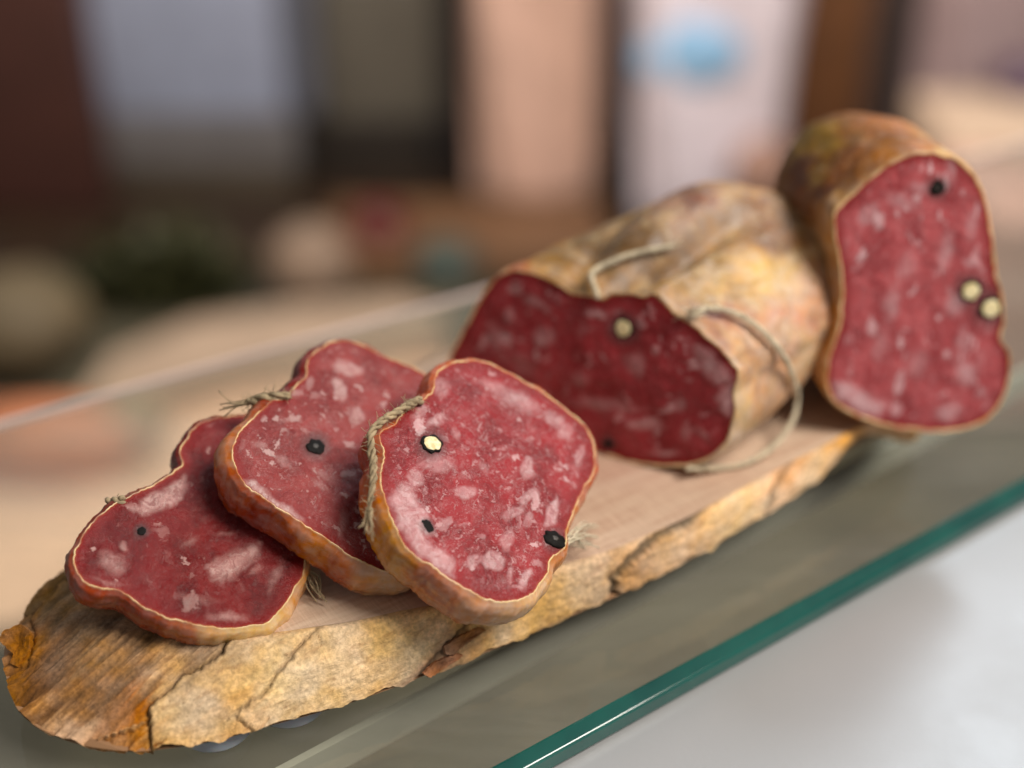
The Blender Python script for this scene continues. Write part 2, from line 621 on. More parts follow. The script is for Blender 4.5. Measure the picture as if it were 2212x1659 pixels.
# pale strip added below the glass to imitate a reflected light streak
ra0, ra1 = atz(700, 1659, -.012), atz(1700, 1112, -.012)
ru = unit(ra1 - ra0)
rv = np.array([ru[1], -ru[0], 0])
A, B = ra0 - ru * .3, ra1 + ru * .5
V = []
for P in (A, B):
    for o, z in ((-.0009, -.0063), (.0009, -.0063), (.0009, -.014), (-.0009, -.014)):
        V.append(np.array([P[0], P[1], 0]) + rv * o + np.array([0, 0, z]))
o = mesh('light_streak', V, [(0, 1, 5, 4), (1, 2, 6, 5), (2, 3, 7, 6), (3, 0, 4, 7), (3, 2, 1, 0), (4, 5, 6, 7)], t, smooth=False)
tag(o, 'thin pale strip added below the glass shelf as a reflected light streak', 'rail')

# ------------------------------------------------------------------ wooden board
pairs = [
    ((190, 1228), (160, 1220), .010), ((200, 1262), (109, 1260), .010), ((215, 1285), (59, 1324), .010),
    ((235, 1305), (12, 1390), .010), ((270, 1325), (17, 1477), .009), ((320, 1345), (54, 1551), .008),
    ((380, 1358), (153, 1603), .006), ((440, 1366), (276, 1623), .006), ((500, 1370), (360, 1617), .006),
    ((598, 1365), (467, 1600), .006), ((680, 1354), (568, 1572), .006), ((762, 1342), (720, 1530), .006),
    ((868, 1319), (838, 1490), .006), ((973, 1298), (945, 1448), .006), ((1080, 1263), (1100, 1390), .006),
    ((1184, 1228), (1210, 1341), .006), ((1311, 1190), (1333, 1287), .007), ((1400, 1154), (1420, 1245), .008),
    ((1490, 1115), (1520, 1192), .009), ((1580, 1066), (1600, 1143), .0095), ((1690, 1008), (1700, 1083), .010),
    ((1780, 962), (1790, 1013), .012), ((1861, 918), (1863, 940), .0145)]
TP = [atz(*a, ZT) for a, b, z in pairs]
BP = [atz(*b, z) for a, b, z in pairs]
back = [(95, 288), (101, 308), (93, 330), (66, 346), (32, 344), (5, 330), (-21, 311), (-45, 285), (-64, 262), (-75, 246)]
cen = np.mean([p[:2] for p in TP], axis=0)
for x, y in back:
    p = np.array([x, y]) / 1000
    d = unit(p - np.array([.01, .27]))
    TP.append(np.array([p[0], p[1], ZT]))
    BP.append(np.array([*(p + d * .004), .007]))
NS = 46
Tc = catmull(TP, NS, True)
Bc = catmull(BP, NS, True)
board = thing('wooden_board', 'rustic wooden serving board with live bark edge on the glass shelf', 'board', (0, .26, 0))

# sawn top
poly = Tc[::6, :2]
rng = np.random.default_rng(3)


def inside(P, poly):
    x, y = P[:, 0], P[:, 1]
    r = np.zeros(len(P), bool)
    j = len(poly) - 1
    for i in range(len(poly)):
        xi, yi = poly[i]; xj, yj = poly[j]
        c = ((yi > y) != (yj > y)) & (x < (xj - xi) * (y - yi) / (yj - yi + 1e-15) + xi)
        r ^= c
        j = i
    return r


def dist_poly(P, poly, closed=True):
    Q = np.asarray(poly)
    A = Q
    B = np.roll(Q, -1, 0)
    if not closed:
        A, B = Q[:-1], Q[1:]
    best = np.full(len(P), 1e9)
    for a, b in zip(A, B):
        d = b - a
        tt = np.clip(((P - a) @ d) / (d @ d + 1e-15), 0, 1)
        best = np.minimum(best, np.hypot(*(P - a - tt[:, None] * d).T))
    return best


def fill2d(poly, step, jitter=.25):
    """outline + interior points triangulated; returns 2-D points (outline first) and triangles"""
    lo, hi = poly.min(0), poly.max(0)
    xs = np.arange(lo[0], hi[0], step)
    ys = np.arange(lo[1], hi[1], step * .866)
    G = []
    for k, y in enumerate(ys):
        G.append(np.c_[xs + (step / 2 if k % 2 else 0), np.full(len(xs), y)])
    G = np.vstack(G)
    G = G + rng.uniform(-jitter, jitter, G.shape) * step
    G = G[inside(G, poly)]
    G = G[dist_poly(G, poly) > step * .55]
    n = len(poly)
    P = [Vector((float(a), float(b))) for a, b in np.vstack([poly, G])]
    E = [(i, (i + 1) % n) for i in range(n)]
    vo, _, fo, _, _, _ = delaunay_2d_cdt(P, E, [], 1, 1e-9)
    return np.array([(v.x, v.y) for v in vo]), fo


P2, tri = fill2d(poly, .0025)
px = proj(np.c_[P2, np.full(len(P2), ZT)])
stain_reflection = np.clip(1 - np.hypot((px[:, 0] - 900) / 260, (px[:, 1] - 1230) / 95), 0, 1) ** .7
stain_reflection = np.maximum(stain_reflection, .45 * np.clip(1 - np.hypot((px[:, 0] - 1330) / 320, (px[:, 1] - 1020) / 60), 0, 1))
zz = ZT + .00012 * fbm(np.c_[P2, np.zeros(len(P2))], 60, 4)
mesh('sawn_top', np.c_[P2, zz], tri, wood_top_mat(), board, attrs={'stain_reflection': stain_reflection})
# underside
mesh('underside', Bc[::6], [tuple(range(len(Bc[::6])))[::-1]], plain('raw_wood', (150, 112, 78), .8), board, smooth=False)

# bark: one relief sheet split into plates along its cracks
NR = 44
tt = np.linspace(0, 1, NR)
S = len(Tc)
Pm = Tc[None] * (1 - tt)[:, None, None] + Bc[None] * tt[:, None, None]
tan = np.roll(Tc, -1, 0) - np.roll(Tc, 1, 0)
dn = Bc - Tc
nor = np.cross(dn, tan)
nor /= np.linalg.norm(nor, axis=1)[:, None]
ctr3 = np.array([.01, .27, .012])
nor *= np.sign(np.sum(nor * (Tc - ctr3), axis=1))[:, None]
bul = np.interp(np.arange(S) / NS, [0, 6, 10, 16, 22, 33], [.0022, .0025, .0012, .0008, .0006, .0015])
Pm = Pm + nor[None] * (np.sin(np.pi * tt ** .8)[:, None] * bul[None])[..., None]
V = Pm.reshape(-1, 3)
pxb = proj(V)
nr = np.repeat(nor[None], NR, 0).reshape(-1, 3)
cracks = [
    [(150, 1180), (120, 1270), (60, 1335), (75, 1370), (66, 1420), (40, 1450), (0, 1470)],
    [(500, 1360), (484, 1408), (440, 1440), (395, 1462), (375, 1487), (326, 1526), (321, 1556), (331, 1640)],
    [(700, 1340), (686, 1358), (650, 1395), (617, 1433), (573, 1497), (523, 1531), (508, 1546), (570, 1600)],
    [(1060, 1260), (1028, 1327), (986, 1374), (952, 1411), (931, 1433), (912, 1456), (890, 1490)],
    [(1520, 1095), (1496, 1122), (1461, 1137), (1397, 1176), (1363, 1211), (1326, 1248), (1330, 1300)],
    [(1720, 980), (1690, 1030), (1670, 1060), (1655, 1120)]]
# jitter the cracks so that they are ragged
ck = []
for i, c in enumerate(cracks):
    c = resample(np.array(c, float), 7, closed=False)
    r = random.Random(i + 3)
    c = c + np.array([[r.uniform(-4, 4), r.uniform(-4, 4)] for _ in c])
    ck.append(c)
pid = np.zeros(len(V), int)
groove = np.zeros(len(V))
lift = np.zeros(len(V))
# side of each crack: compare to nearest segment (points right of the crack belong to the next plate)
for i, c in enumerate(ck):
    d = np.full(len(V), 1e9); side = np.zeros(len(V))
    for a, b in zip(c[:-1], c[1:]):
        e = b - a
        k = np.clip(((pxb - a) @ e) / (e @ e), 0, 1)
        qv = pxb - a - k[:, None] * e
        dd = np.hypot(*qv.T)
        cr = e[0] * (pxb[:, 1] - a[1]) - e[1] * (pxb[:, 0] - a[0])
        m = dd < d
        d[m] = dd[m]; side[m] = np.sign(cr[m])
    right = side < 0                      # image y grows downwards and the cracks run downwards
    front = (np.arange(len(V)) % S) < 22.6 * NS
    pid[right & front] = i + 1
    width = [3, 5, 4, 5, 8, 5][i]
    deep = [.5, .9, .6, .8, 1.3, .7][i]
    gap = np.exp(-(d / width) ** 2) * deep
    groove = np.maximum(groove, gap * front)
    # the plate right of the crack stands proud and thins out
    lift = np.maximum(lift, np.where(right & front, [.2, 1.1, .8, .5, .3, .4][i] * np.exp(-d / [80, 150, 170, 130, 120, 80][i]), 0))
pid[(np.arange(len(V)) % S) >= 22.6 * NS] = 7
# grain: long ridges on the bare end, crumbly crust on the plates
ca, sa = math.cos(math.radians(-42)), math.sin(math.radians(-42))
al = pxb[:, 0] * ca + pxb[:, 1] * sa
ac = -pxb[:, 0] * sa + pxb[:, 1] * ca
gr = fbm(np.c_[al * .0035, ac * .035, np.zeros(len(V))], 1, 2, 4)
gr2 = fbm(np.c_[al * .012, ac * .09, np.zeros(len(V))], 1, 5, 3)
ca2, sa2 = math.cos(math.radians(-28)), math.sin(math.radians(-28))
al2 = pxb[:, 0] * ca2 + pxb[:, 1] * sa2
ac2 = -pxb[:, 0] * sa2 + pxb[:, 1] * ca2
cr1 = fbm(np.c_[al2 * .010, ac2 * .028, np.zeros(len(V))], 1, 9, 4)
cr2 = fbm(V * 1000, .9, 3, 3)
cr3 = 1 - np.abs(fbm(np.c_[al2 * .008, ac2 * .02, np.zeros(len(V))], 1, 12, 4)) * 2
bare = ((pid == 0) | (pid == 1)).astype(float)
disp = bare * (.55 * gr + .28 * gr2 + .05 * cr2) + (1 - bare) * (.34 * cr1 + .12 * cr2 + .12 * np.clip(cr3, 0, 1))
tv = np.repeat(tt, S)
fade = np.clip(tv / .06, 0, 1)             # meets the sawn top cleanly
rag = np.clip((tv - .86) / .14, 0, 1)
disp = (disp + lift - groove * 1.0) * fade
V2 = V + nr * (disp / 1000)[:, None]
# ragged lower edge
rg = fbm(np.c_[np.tile(np.arange(S), NR) * .05, np.zeros(len(V)), np.zeros(len(V))], 1, 21, 4)
V2[:, 2] += rag * rg * .0012
V2 += nr * (rag * rg * .0012)[:, None] * bare[:, None]
samp = [((80, 1500), (112, 76, 44)), ((150, 1450), (126, 92, 60)), ((250, 1430), (146, 112, 78)), ((200, 1380), (130, 104, 78)),
        ((250, 1560), (176, 118, 62)), ((150, 1590), (196, 152, 108)), ((40, 1390), (164, 112, 58)), ((20, 1400), (168, 112, 54)),
        ((100, 1290), (128, 94, 50)), ((300, 1540), (160, 100, 52)), ((380, 1540), (206, 176, 134)), ((450, 1500), (198, 168, 128)),
        ((430, 1420), (150, 124, 98)), ((600, 1480), (212, 184, 136)), ((700, 1430), (212, 178, 128)), ((850, 1400), (216, 184, 134)),
        ((930, 1440), (190, 130, 82)), ((1000, 1400), (186, 142, 98)), ((1100, 1340), (204, 168, 118)), ((1250, 1270), (204, 164, 110)),
        ((1350, 1250), (190, 142, 102)), ((1450, 1190), (200, 158, 118)), ((1600, 1110), (228, 198, 158)), ((1750, 1030), (226, 190, 142)),
        ((1690, 1020), (222, 146, 66)), ((1830, 940), (224, 162, 90)), ((540, 1560), (212, 170, 120)), ((650, 1550), (210, 180, 136))]


def idw(px, samp, p=3.0, warp=None):  # blends traced colours, which carry some of the light and shade
    if warp is not None:
        px = px + warp
    W = np.zeros(len(px)); C_ = np.zeros((len(px), 3))
    for (x, y), c in samp:
        w_ = 1 / (np.hypot(px[:, 0] - x, px[:, 1] - y) + 6) ** p
        W += w_
        C_ += w_[:, None] * np.array(lin(c))
    return C_ / W[:, None]


wz = np.c_[al * 0 + gr * 60, gr2 * 50]
col = idw(pxb, samp, 3, wz)
col *= (1 + bare * (.45 * gr + .35 * gr2) + (1 - bare) * (.22 * cr1 + .12 * cr2))[:, None].clip(.35, 1.6)
warm = np.clip(fbm(V * 1000, .12, 31, 3), 0, 1)[:, None]
col = col * (1 - .22 * warm * (1 - bare[:, None])) + np.array(lin((196, 130, 76))) * .22 * warm * (1 - bare[:, None])
dark = np.clip(groove * .75, 0, .85)[:, None]
col = col * (1 - dark) + np.array(lin((58, 38, 26))) * dark      # darker brown inside the cracks
top_line = np.exp(-(tv / .035) ** 2)[:, None] * .5
col = col * (1 - top_line) + np.array(lin((120, 78, 50))) * top_line
pale = (.28 * (1 - bare))[:, None]
col = (col * (1 - pale) + np.array(lin((222, 196, 158))) * pale) * (1 - .5 * dark) * np.array([1.08, 1.06, 1.01])
BARK = bark_mat()
GFc = np.array(grid_faces(NR, S))
fid = pid[GFc[:, 0]]
names = {0: 'bare_wood_end', 7: 'bark_rear'}
for k in sorted(set(fid)):
    fs = GFc[fid == k]
    used, inv = np.unique(fs, return_inverse=True)
    mesh(names.get(k, 'bark_plate'), V2[used], inv.reshape(fs.shape)[:, ::-1], BARK, board, attrs={'col': col[used]})


def flake(pts, z, n, th, c, parent, name, curl=.001, seed=0):
    """a thin curled piece of bark"""
    pl = resample(np.array(pts, float), 5)
    r = random.Random(seed)
    pl = pl + np.array([[r.uniform(-1.3, 1.3), r.uniform(-1.3, 1.3)] for _ in pl])
    n = unit(n)
    P0 = atz(*pl.mean(0), z)
    Q = np.array([onpl(x, y, P0, n) for x, y in pl])
    m = Q.mean(0)
    rows = []
    for f, h in ((1, 0), (.98, th), (.6, th * 1.25), (.02, th * 1.35)):
        R = m + (Q - m) * f
        rd = np.linalg.norm(R - m, axis=1)[:, None]
        R = R + n * (h - curl * (1 - f) ** 1 + .0003 * fbm(R, 400, seed)[:, None])
        rows.append(R)
    Vf = np.vstack(rows)
    cc = np.tile(np.array(lin(c)) * .8, (len(Vf), 1)) * (1 + .3 * fbm(Vf, 300, seed + 3))[:, None]
    Fc = grid_faces(4, len(pl)) + [tuple(range(len(pl)))[::-1], tuple(range(3 * len(pl), 4 * len(pl)))]
    return mesh(name, Vf, Fc, BARK, parent, smooth=False, attrs={'col': cc})


flake([(4, 1385), (14, 1366), (52, 1350), (74, 1368), (70, 1410), (44, 1444), (30, 1438), (36, 1418)], .0125, (-.3, -.5, .8), .0012,
      (172, 112, 48), board, 'bark_flake', seed=2)
flake([(56, 1330), (74, 1295), (109, 1258), (150, 1238), (160, 1250), (110, 1300), (66, 1338)], .0135, (-.35, -.4, .8), .001,
      (132, 98, 52), board, 'bark_flake', seed=3)
flake([(955, 1396), (990, 1372), (1030, 1352), (1048, 1360), (1010, 1386), (975, 1414), (958, 1412)], .0105, (.35, -.75, .5), .0011,
      (176, 126, 86), board, 'bark_flake', seed=4)
flake([(910, 1452), (935, 1430), (985, 1408), (1000, 1415), (960, 1440), (925, 1462)], .0078, (.35, -.75, .4), .001,
      (190, 120, 66), board, 'bark_flake', seed=5)

# clear rubber feet under the board
t = NT('clear_rubber')
t.set(Base_Color=rgba((196, 204, 216)), Roughness=.2, Subsurface_Weight=.3, Subsurface_Scale=.003)
for fx, fy in ((628, 1522), (468, 1572), (1500, 1120), (1250, 800), (1650, 760)):
    P = atz(fx, fy, 0)
    a = np.linspace(0, 2 * math.pi, 40, endpoint=False)
    rows = []
    for r_, z in ((.0068, .0002), (.0072, .0008), (.0066, .003), (.0056, .0052), (.0045, .0066)):
        rows.append(np.c_[P[0] + r_ * np.cos(a), P[1] + r_ * np.sin(a), np.full(40, z)])
    mesh('rubber_foot', np.vstack(rows), grid_faces(5, 40) + [tuple(range(40))[::-1], tuple(range(160, 200))], t.m, board)

# ------------------------------------------------------------------ salami
BLACK = plain('pepper_black', (19, 16, 14), .6, Specular_IOR_Level=.1)
KERNEL = NT('pepper_kernel')
co = KERNEL.n('ShaderNodeTexCoord').outputs['Object']
KERNEL.set(Base_Color=KERNEL.mix(KERNEL.mapr(KERNEL.noise(co, 900, 4), .35, .65), rgba((206, 186, 130)), rgba((240, 226, 182))), Roughness=.6,
           Normal=KERNEL.bump(KERNEL.noise(co, 1500, 3), .5, .0003))
KERNEL = KERNEL.m
KERNEL_DIM = plain('pepper_inner_dark', (44, 37, 30), .5)
TWINE = twine_mat('hemp_twine', (166, 146, 114))
TWINE_PALE = twine_mat('pale_string', (214, 200, 172))


def frame(n):
    n = unit(n)
    e1 = unit(np.cross((0, 0, 1), n))
    return n, e1, np.cross(n, e1)


def fat_mask(pxv, polys, blobs, seed):
    """hand-placed larger pieces of fat (image-traced positions, baked as the meat's own colour)"""
    m = np.zeros(len(pxv))
    q = np.c_[pxv * .02, np.zeros(len(pxv))]
    wob = np.c_[fbm(q, 1.6, seed, 3), fbm(q, 1.6, seed + 5, 3)] * 8
    pw = pxv + wob
    for pl, soft, a in polys:
        pl = np.array(pl, float)
        d = dist_poly(pw, pl)
        d = np.where(inside(pw, pl), d, -d)
        m = np.maximum(m, a * np.clip(.5 + d / (2 * soft), 0, 1))
    for x, y, rx, ry, ang, soft, a in blobs:
        c_, s_ = math.cos(math.radians(ang)), math.sin(math.radians(ang))
        dx, dy = pw[:, 0] - x, pw[:, 1] - y
        u_, v_ = (dx * c_ + dy * s_) / rx, (-dx * s_ + dy * c_) / ry
        d = (1 - np.hypot(u_, v_)) * min(rx, ry)
        m = np.maximum(m, a * np.clip(.5 + d / (2 * soft), 0, 1))
    return m


def pepper(parent, P, n, e1, e2, rx, ry, ang, kernel, seed, h=.0006, sink=.2):
    """a cut or whole peppercorn sitting in the meat"""
    N, M = 40, 9
    h = h * .5
    rx, ry = rx * .86, ry * .86
    c_, s_ = math.cos(ang), math.sin(ang)
    def cap(rx, ry, h, base, sd, wr):
        V = [];
        for j in range(M):
            f = math.cos(j / (M - 1) * math.pi / 2 * .98)
            zz = math.sin(j / (M - 1) * math.pi / 2) ** .75
            for i in range(N):
                a = 2 * math.pi * i / N
                k = 1 + wr * noise.noise(Vector((math.cos(a) * 2, math.sin(a) * 2, sd + j * .2)))
                x, y = rx * f * math.cos(a) * k, ry * f * math.sin(a) * k
                X, Y = x * c_ - y * s_, x * s_ + y * c_
                V.append(P + e1 * X + e2 * Y + n * (base + h * zz * (1 + wr * noise.noise(Vector((x * 3000, y * 3000, sd))))))
        low = [V[i] - n * .0014 for i in range(N)]
        V = low + V
        return V, grid_faces(M + 1, N) + [tuple(range(M * N, (M + 1) * N)), tuple(range(N))[::-1]]
    b = mesh('peppercorn', *cap(rx, ry, h, -sink * h, seed, .3), BLACK, parent)
    if kernel:
        kx = .76 if kernel == 1 else .34
        mesh('kernel', *cap(rx * kx, ry * kx, h * .35, h * .62, seed + 9, .2), KERNEL if kernel == 1 else KERNEL_DIM, b)
    return b


def meat_face(name, out, n, e1, e2, P0, step, mat, parent, polys, blobs, peps, seed, relief=.00042, dome=0.):
    """cut face: outline points (3-D, on the plane) filled with a fine relief mesh"""
    R = (out - P0)
    poly2 = np.c_[R @ e1, R @ e2]
    P2, tri = fill2d(poly2, step)
    d = dist_poly(P2, poly2)
    base = P0 + P2[:, :1] * e1 + P2[:, 1:] * e2
    pxv = proj(base)
    fat = fat_mask(pxv, polys, blobs, seed)
    fat = fat * np.clip(d / .0004, 0, 1)
    pep = np.zeros(len(P2))
    for (x, y, r) in peps:
        q = np.hypot(pxv[:, 0] - x, pxv[:, 1] - y)
        pep = np.maximum(pep, np.clip(1.4 - q / (r * 1.35), 0, 1))
    mm = np.c_[P2 * 1000, np.zeros(len(P2))]
    h = relief * (fbm(mm, .14, seed, 3) + .35 * fbm(mm, .7, seed + 2, 3)) + .00012 * fat
    ew = np.clip(d / .002, 0, 1)
    h = h * ew + dome * (1 - np.exp(-d / .006)) - .00025 * np.exp(-d / .0008) * 0
    V = base + n * h[:, None]
    mesh(name, V, tri, mat, parent, attrs={'fc': mm, 'fat': fat, 'edge': d * 1000, 'pep': pep})


def make_slice(label, pts, n, apx, az, th, skew, bulge, cols, mat, polys, blobs, peps, seed, casemat, dome=0.):
    n, e1, e2 = frame(n)
    P0 = atz(*apx, az)
    px = catmull(np.array(pts, float), 6, True)
    out = np.array([onpl(x, y, P0, n) for x, y in px])
    out = resample(out, .00045)
    out = smooth_closed(out, 2)
    N = len(out)
    # in-plane outward normals
    tg = np.roll(out, -2, 0) - np.roll(out, 2, 0)
    on = np.cross(tg, n); on /= np.linalg.norm(on, axis=1)[:, None]
    cen = out.mean(0)
    if np.mean(np.sum(on * (out - cen), axis=1)) < 0: on = -on
    on_s = smooth_closed(on, 6); on_s /= np.linalg.norm(on_s, axis=1)[:, None]
    # ragged cut edge
    rg = fbm(out * 1000, .3, seed, 5) + .5 * fbm(out * 1000, 1.4, seed + 1, 3)
    out = out + on_s * (rg * .00036)[:, None]
    root = thing('salami_slice', label, 'salami slice', tuple(cen - n * th), 'cut salami slices overlapping on the board')
    meat_face('meat', out, n, e1, e2, cen, .00034, mat, root, polys, blobs, [(p[0], p[1], p[2]) for p in peps], seed, dome=dome)
    ex = -n * th + skew[0] * e1 + skew[1] * e2
    ts = np.r_[np.linspace(0, 1, 22)]
    rows, rim, tvv = [], [], []
    lip = .00012 + .0002 * np.clip(fbm(out * 1000, .35, seed + 3, 3) + .3, 0, 1)
    rows.append(out - on_s * .00025 - n * .0003); rim.append(np.ones(N))
    rows.append(out - on_s * .0001 + n * (lip * .6)[:, None]); rim.append(np.ones(N))
    rows.append(out + on_s * .00004 + n * lip[:, None]); rim.append(np.ones(N))
    rows.append(out + on_s * .00014 + n * (lip * .5)[:, None]); rim.append(np.ones(N) * .6)
    rows.append(out + on_s * .00026 - n * .0002); rim.append(np.zeros(N))
    wav = fbm(out * 1000, .12, seed + 7, 2)
    thk = 1 + .12 * fbm(out * 1000, .1, seed + 9, 2)
    arc = np.r_[0, np.cumsum(np.linalg.norm(np.diff(out, axis=0), axis=1))] * 1000
    for t_ in ts[1:]:
        b_ = bulge * (math.sin(math.pi * t_ ** .75) ** .8 if t_ < 1 else 0) * (1 + .75 * wav)
        inn = -.0012 * max(0, (t_ - .85) / .15) ** 2
        Rw = out + ex * (t_ * thk)[:, None] + on_s * (.00028 + b_ + inn)[:, None]
        wr = fbm(np.c_[out * 1000 * .4, ][:, :3] + t_ * 2.2, 1, seed + 8, 3) * .00022
        wr = wr + .0002 * fbm(np.c_[arc * .18, np.full(N, t_ * 5.0), np.zeros(N)], 1, seed + 6, 4)
        Rw = Rw + on_s * wr[:, None]
        rows.append(Rw); rim.append(np.ones(N) * 0.0)
    V = np.vstack(rows)
    fc = [tuple(f) for f in grid_faces(len(rows), N)]
    fc.append(tuple(range((len(rows) - 1) * N, len(rows) * N)))
    V[:, 2] = np.maximum(V[:, 2], ZT - .004)
    pv = proj(V)
    wz = np.c_[fbm(V * 1000, .2, seed + 1, 2), fbm(V * 1000, .2, seed + 2, 2)] * 24
    col = idw(pv, cols, 4, wz)
    mesh('casing', V, fc, casemat, root, attrs={'col': col, 'rim': np.concatenate(rim)})
    for k, (x, y, r, ry, ang, kern, hh) in enumerate(peps):
        if r <= 0: continue
        P = onpl(x, y, cen, n)
        P = P + n * (dome * .95 + .0001)
        mesh_r = np.linalg.norm(onpl(x + r, y, cen, n) - onpl(x, y, cen, n))
        mesh_ry = np.linalg.norm(onpl(x, y + ry, cen, n) - onpl(x, y, cen, n))
        pepper(root, P, n, e1, e2, mesh_r, mesh_ry, math.radians(ang), kern, seed * 3 + k, h=hh)
    return root, n, e1, e2, cen


SL_CASE = casing_mat('slice_casing', (.16, .32), 0, .2, .00007, 1.0, .35, sat=.95, val=1.08, tint=(1.0, .92, .84))

# --- slice on top (sharpest)
s3 = zb([(1240, 250), (1300, 205), (1400, 185), (1500, 200), (1600, 245), (1720, 310), (1830, 385), (1930, 460), (2000, 530), (2040, 610),
         (2050, 700), (2030, 780), (1990, 850), (1950, 930), (1920, 1000), (1905, 1060), (1900, 1110), (1880, 1160), (1820, 1195), (1806, 1232),
         (1810, 1270), (1770, 1330), (1720, 1380), (1650, 1415), (1570, 1425), (1480, 1405), (1400, 1360), (1310, 1310), (1220, 1240), (1130, 1185),
         (1070, 1130), (1030, 1060), (1000, 980), (975, 890), (952, 800), (965, 720), (968, 650), (947, 590), (968, 540), (1030, 500), (1090, 440),
         (1150, 400), (1205, 360), (1230, 305)])
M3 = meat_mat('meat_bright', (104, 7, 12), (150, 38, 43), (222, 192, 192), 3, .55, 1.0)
polys3 = [(zb([(1000, 890), (1060, 820), (1110, 850), (1150, 920), (1200, 990), (1215, 1060), (1160, 1120), (1090, 1100), (1040, 1030)]), 9, .95),
          (zb([(1080, 1100), (1180, 1110), (1280, 1160), (1330, 1230), (1330, 1290), (1240, 1240), (1150, 1180)]), 6, .95),
          (zb([(1790, 1040), (1800, 960), (1850, 880), (1870, 960), (1850, 1020)]), 4, .9)]
blob3 = [(1705, 740, 38, 55, 10, 5, .7), (1705, 885, 55, 26, -35, 4, .75), (1380, 855, 55, 28, 5, 5, .7), (1235, 500, 48, 26, -20, 4, .75),
         (1240, 715, 80, 45, 0, 9, .55), (1430, 1210, 30, 50, 60, 5, .6), (1530, 1215, 55, 45, 40, 6, .75), (1690, 1300, 24, 52, 25, 4, .85),
         (1610, 1300, 14, 44, 5, 4, .8), (1660, 400, 95, 45, 30, 14, .65), (1540, 330, 90, 30, 25, 10, .5), (1830, 480, 60, 30, 35, 6, .6),
         (1900, 560, 40, 40, 40, 6, .5), (1980, 680, 24, 60, 10, 5, .6), (1150, 450, 45, 30, -40, 6, .6), (1630, 960, 60, 22, -30, 4, .6),
         (1600, 1110, 40, 60, 10, 5, .55), (1700, 1000, 20, 40, 20, 4, .5), (1340, 560, 40, 22, 60, 4, .4), (1260, 330, 40, 40, 0, 10, .5),
         (1130, 790, 40, 50, 20, 7, .6), (1480, 740, 40, 20, 50, 5, .35)]
c0 = lambda L: [(420.2 + .4221 * b[0], 700.3 + .4221 * b[1], .4221 * b[2], .4221 * b[3], *b[4:5], .4221 * b[5] * 1.4, b[6]) for b in L]
cols3 = [(p, c) for p, c in zip(zb([(840, 850), (880, 1000), (960, 1090), (830, 730), (1050, 1170), (1180, 1270), (1300, 1370), (1450, 1440),
                                    (1600, 1460), (1700, 1420), (1190, 330), (2060, 700), (1900, 1120)]),
                                [(172, 92, 30), (186, 112, 38), (196, 138, 52), (150, 64, 30), (176, 124, 58), (166, 92, 58), (176, 110, 78), (186, 138, 104),
                                 (196, 158, 122), (206, 168, 124), (184, 88, 44), (170, 90, 60), (176, 110, 60)])]
peps3 = [(*zb([(1212, 617)])[0], 23, 25, 60, 1, .0007), (*zb([(1188, 1035)])[0], 12, 17, 0, 0, .0004), (*zb([(1838, 1105)])[0], 19, 27, 35, 2, .0013)]
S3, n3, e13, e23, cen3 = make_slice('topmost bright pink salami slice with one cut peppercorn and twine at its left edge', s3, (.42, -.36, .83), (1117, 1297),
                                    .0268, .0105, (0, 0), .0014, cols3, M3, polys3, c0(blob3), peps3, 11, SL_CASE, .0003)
# twine on its left edge
def on_slice(px, cen, n, lift):
    return [onpl(x, y, cen + n * l, n) for (x, y), l in zip(px, lift)]


tw = on_slice(zb([(1158, 388), (1090, 415), (1020, 462), (950, 505), (905, 560), (905, 640), (915, 720), (912, 810), (900, 900), (893, 985)]), cen3, n3,
              [.0007, .0012, .0012, .0012, .0012, .0012, .0012, .0011, .0008, .0005])
a = twine_mesh(tw, .00085, .006, 3, 170, 5, 16, ([0, .75, 1], [1, .9, .35]))
mesh('twine', a.V, a.F, TWINE, S3)
fr = Acc()
rr = random.Random(4)
A0 = onpl(*zb([(1890, 1120)])[0], cen3 - n3 * .002, n3)
for k in range(26):
    ex_, ey_ = rr.uniform(1960, 2075), rr.uniform(1010, 1150)
    E0 = atz(*zb([(ex_, ey_)])[0], ZT + rr.uniform(.0005, .004))
    M0 = (A0 + E0) / 2 + np.array([rr.uniform(-1, 1), rr.uniform(-1, 1), rr.uniform(.2, 1.6)]) * .0013
    fr.add(*tube(catmull([A0 + np.array([rr.uniform(-1, 1) for _ in range(3)]) * .0008, M0, E0], 6), .00013, 4))
mesh('frayed_twine', fr.V, fr.F, TWINE_PALE, S3)

# --- middle slice
s2 = zb([(570, 215), (600, 160), (680, 100), (760, 85), (840, 100), (940, 150), (1040, 190), (1140, 230), (1210, 290), (1240, 380), (1230, 520),
         (1200, 700), (1190, 900), (1185, 1080), (1150, 1200), (1090, 1255), (1000, 1265), (900, 1240), (800, 1190), (700, 1120), (600, 1050), (500, 990),
         (400, 920), (310, 860), (240, 800), (205, 720), (195, 650), (215, 580), (270, 510), (340, 440), (400, 390), (470, 380), (500, 330), (555, 290),
         (577, 250)])
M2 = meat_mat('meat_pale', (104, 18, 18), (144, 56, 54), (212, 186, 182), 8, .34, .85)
polys2 = [(zb([(240, 800), (300, 800), (400, 880), (500, 950), (550, 1000), (540, 1030), (470, 990), (360, 910), (270, 850)]), 6, .95)]
blob2 = [(740, 335, 34, 62, -12, 5, .85), (780, 225, 75, 30, 15, 7, .75), (832, 470, 34, 48, 0, 6, .6), (500, 490, 48, 13, 5, 4, .6),
         (590, 300, 20, 40, 10, 4, .5), (660, 770, 60, 20, 30, 8, .35), (450, 700, 50, 14, 40, 6, .4), (760, 1030, 20, 60, 10, 6, .35),
         (520, 360, 30, 20, 0, 5, .5), (640, 830, 40, 16, 30, 5, .35), (900, 640, 50, 30, 20, 10, .3), (330, 620, 30, 14, 20, 4, .4)]
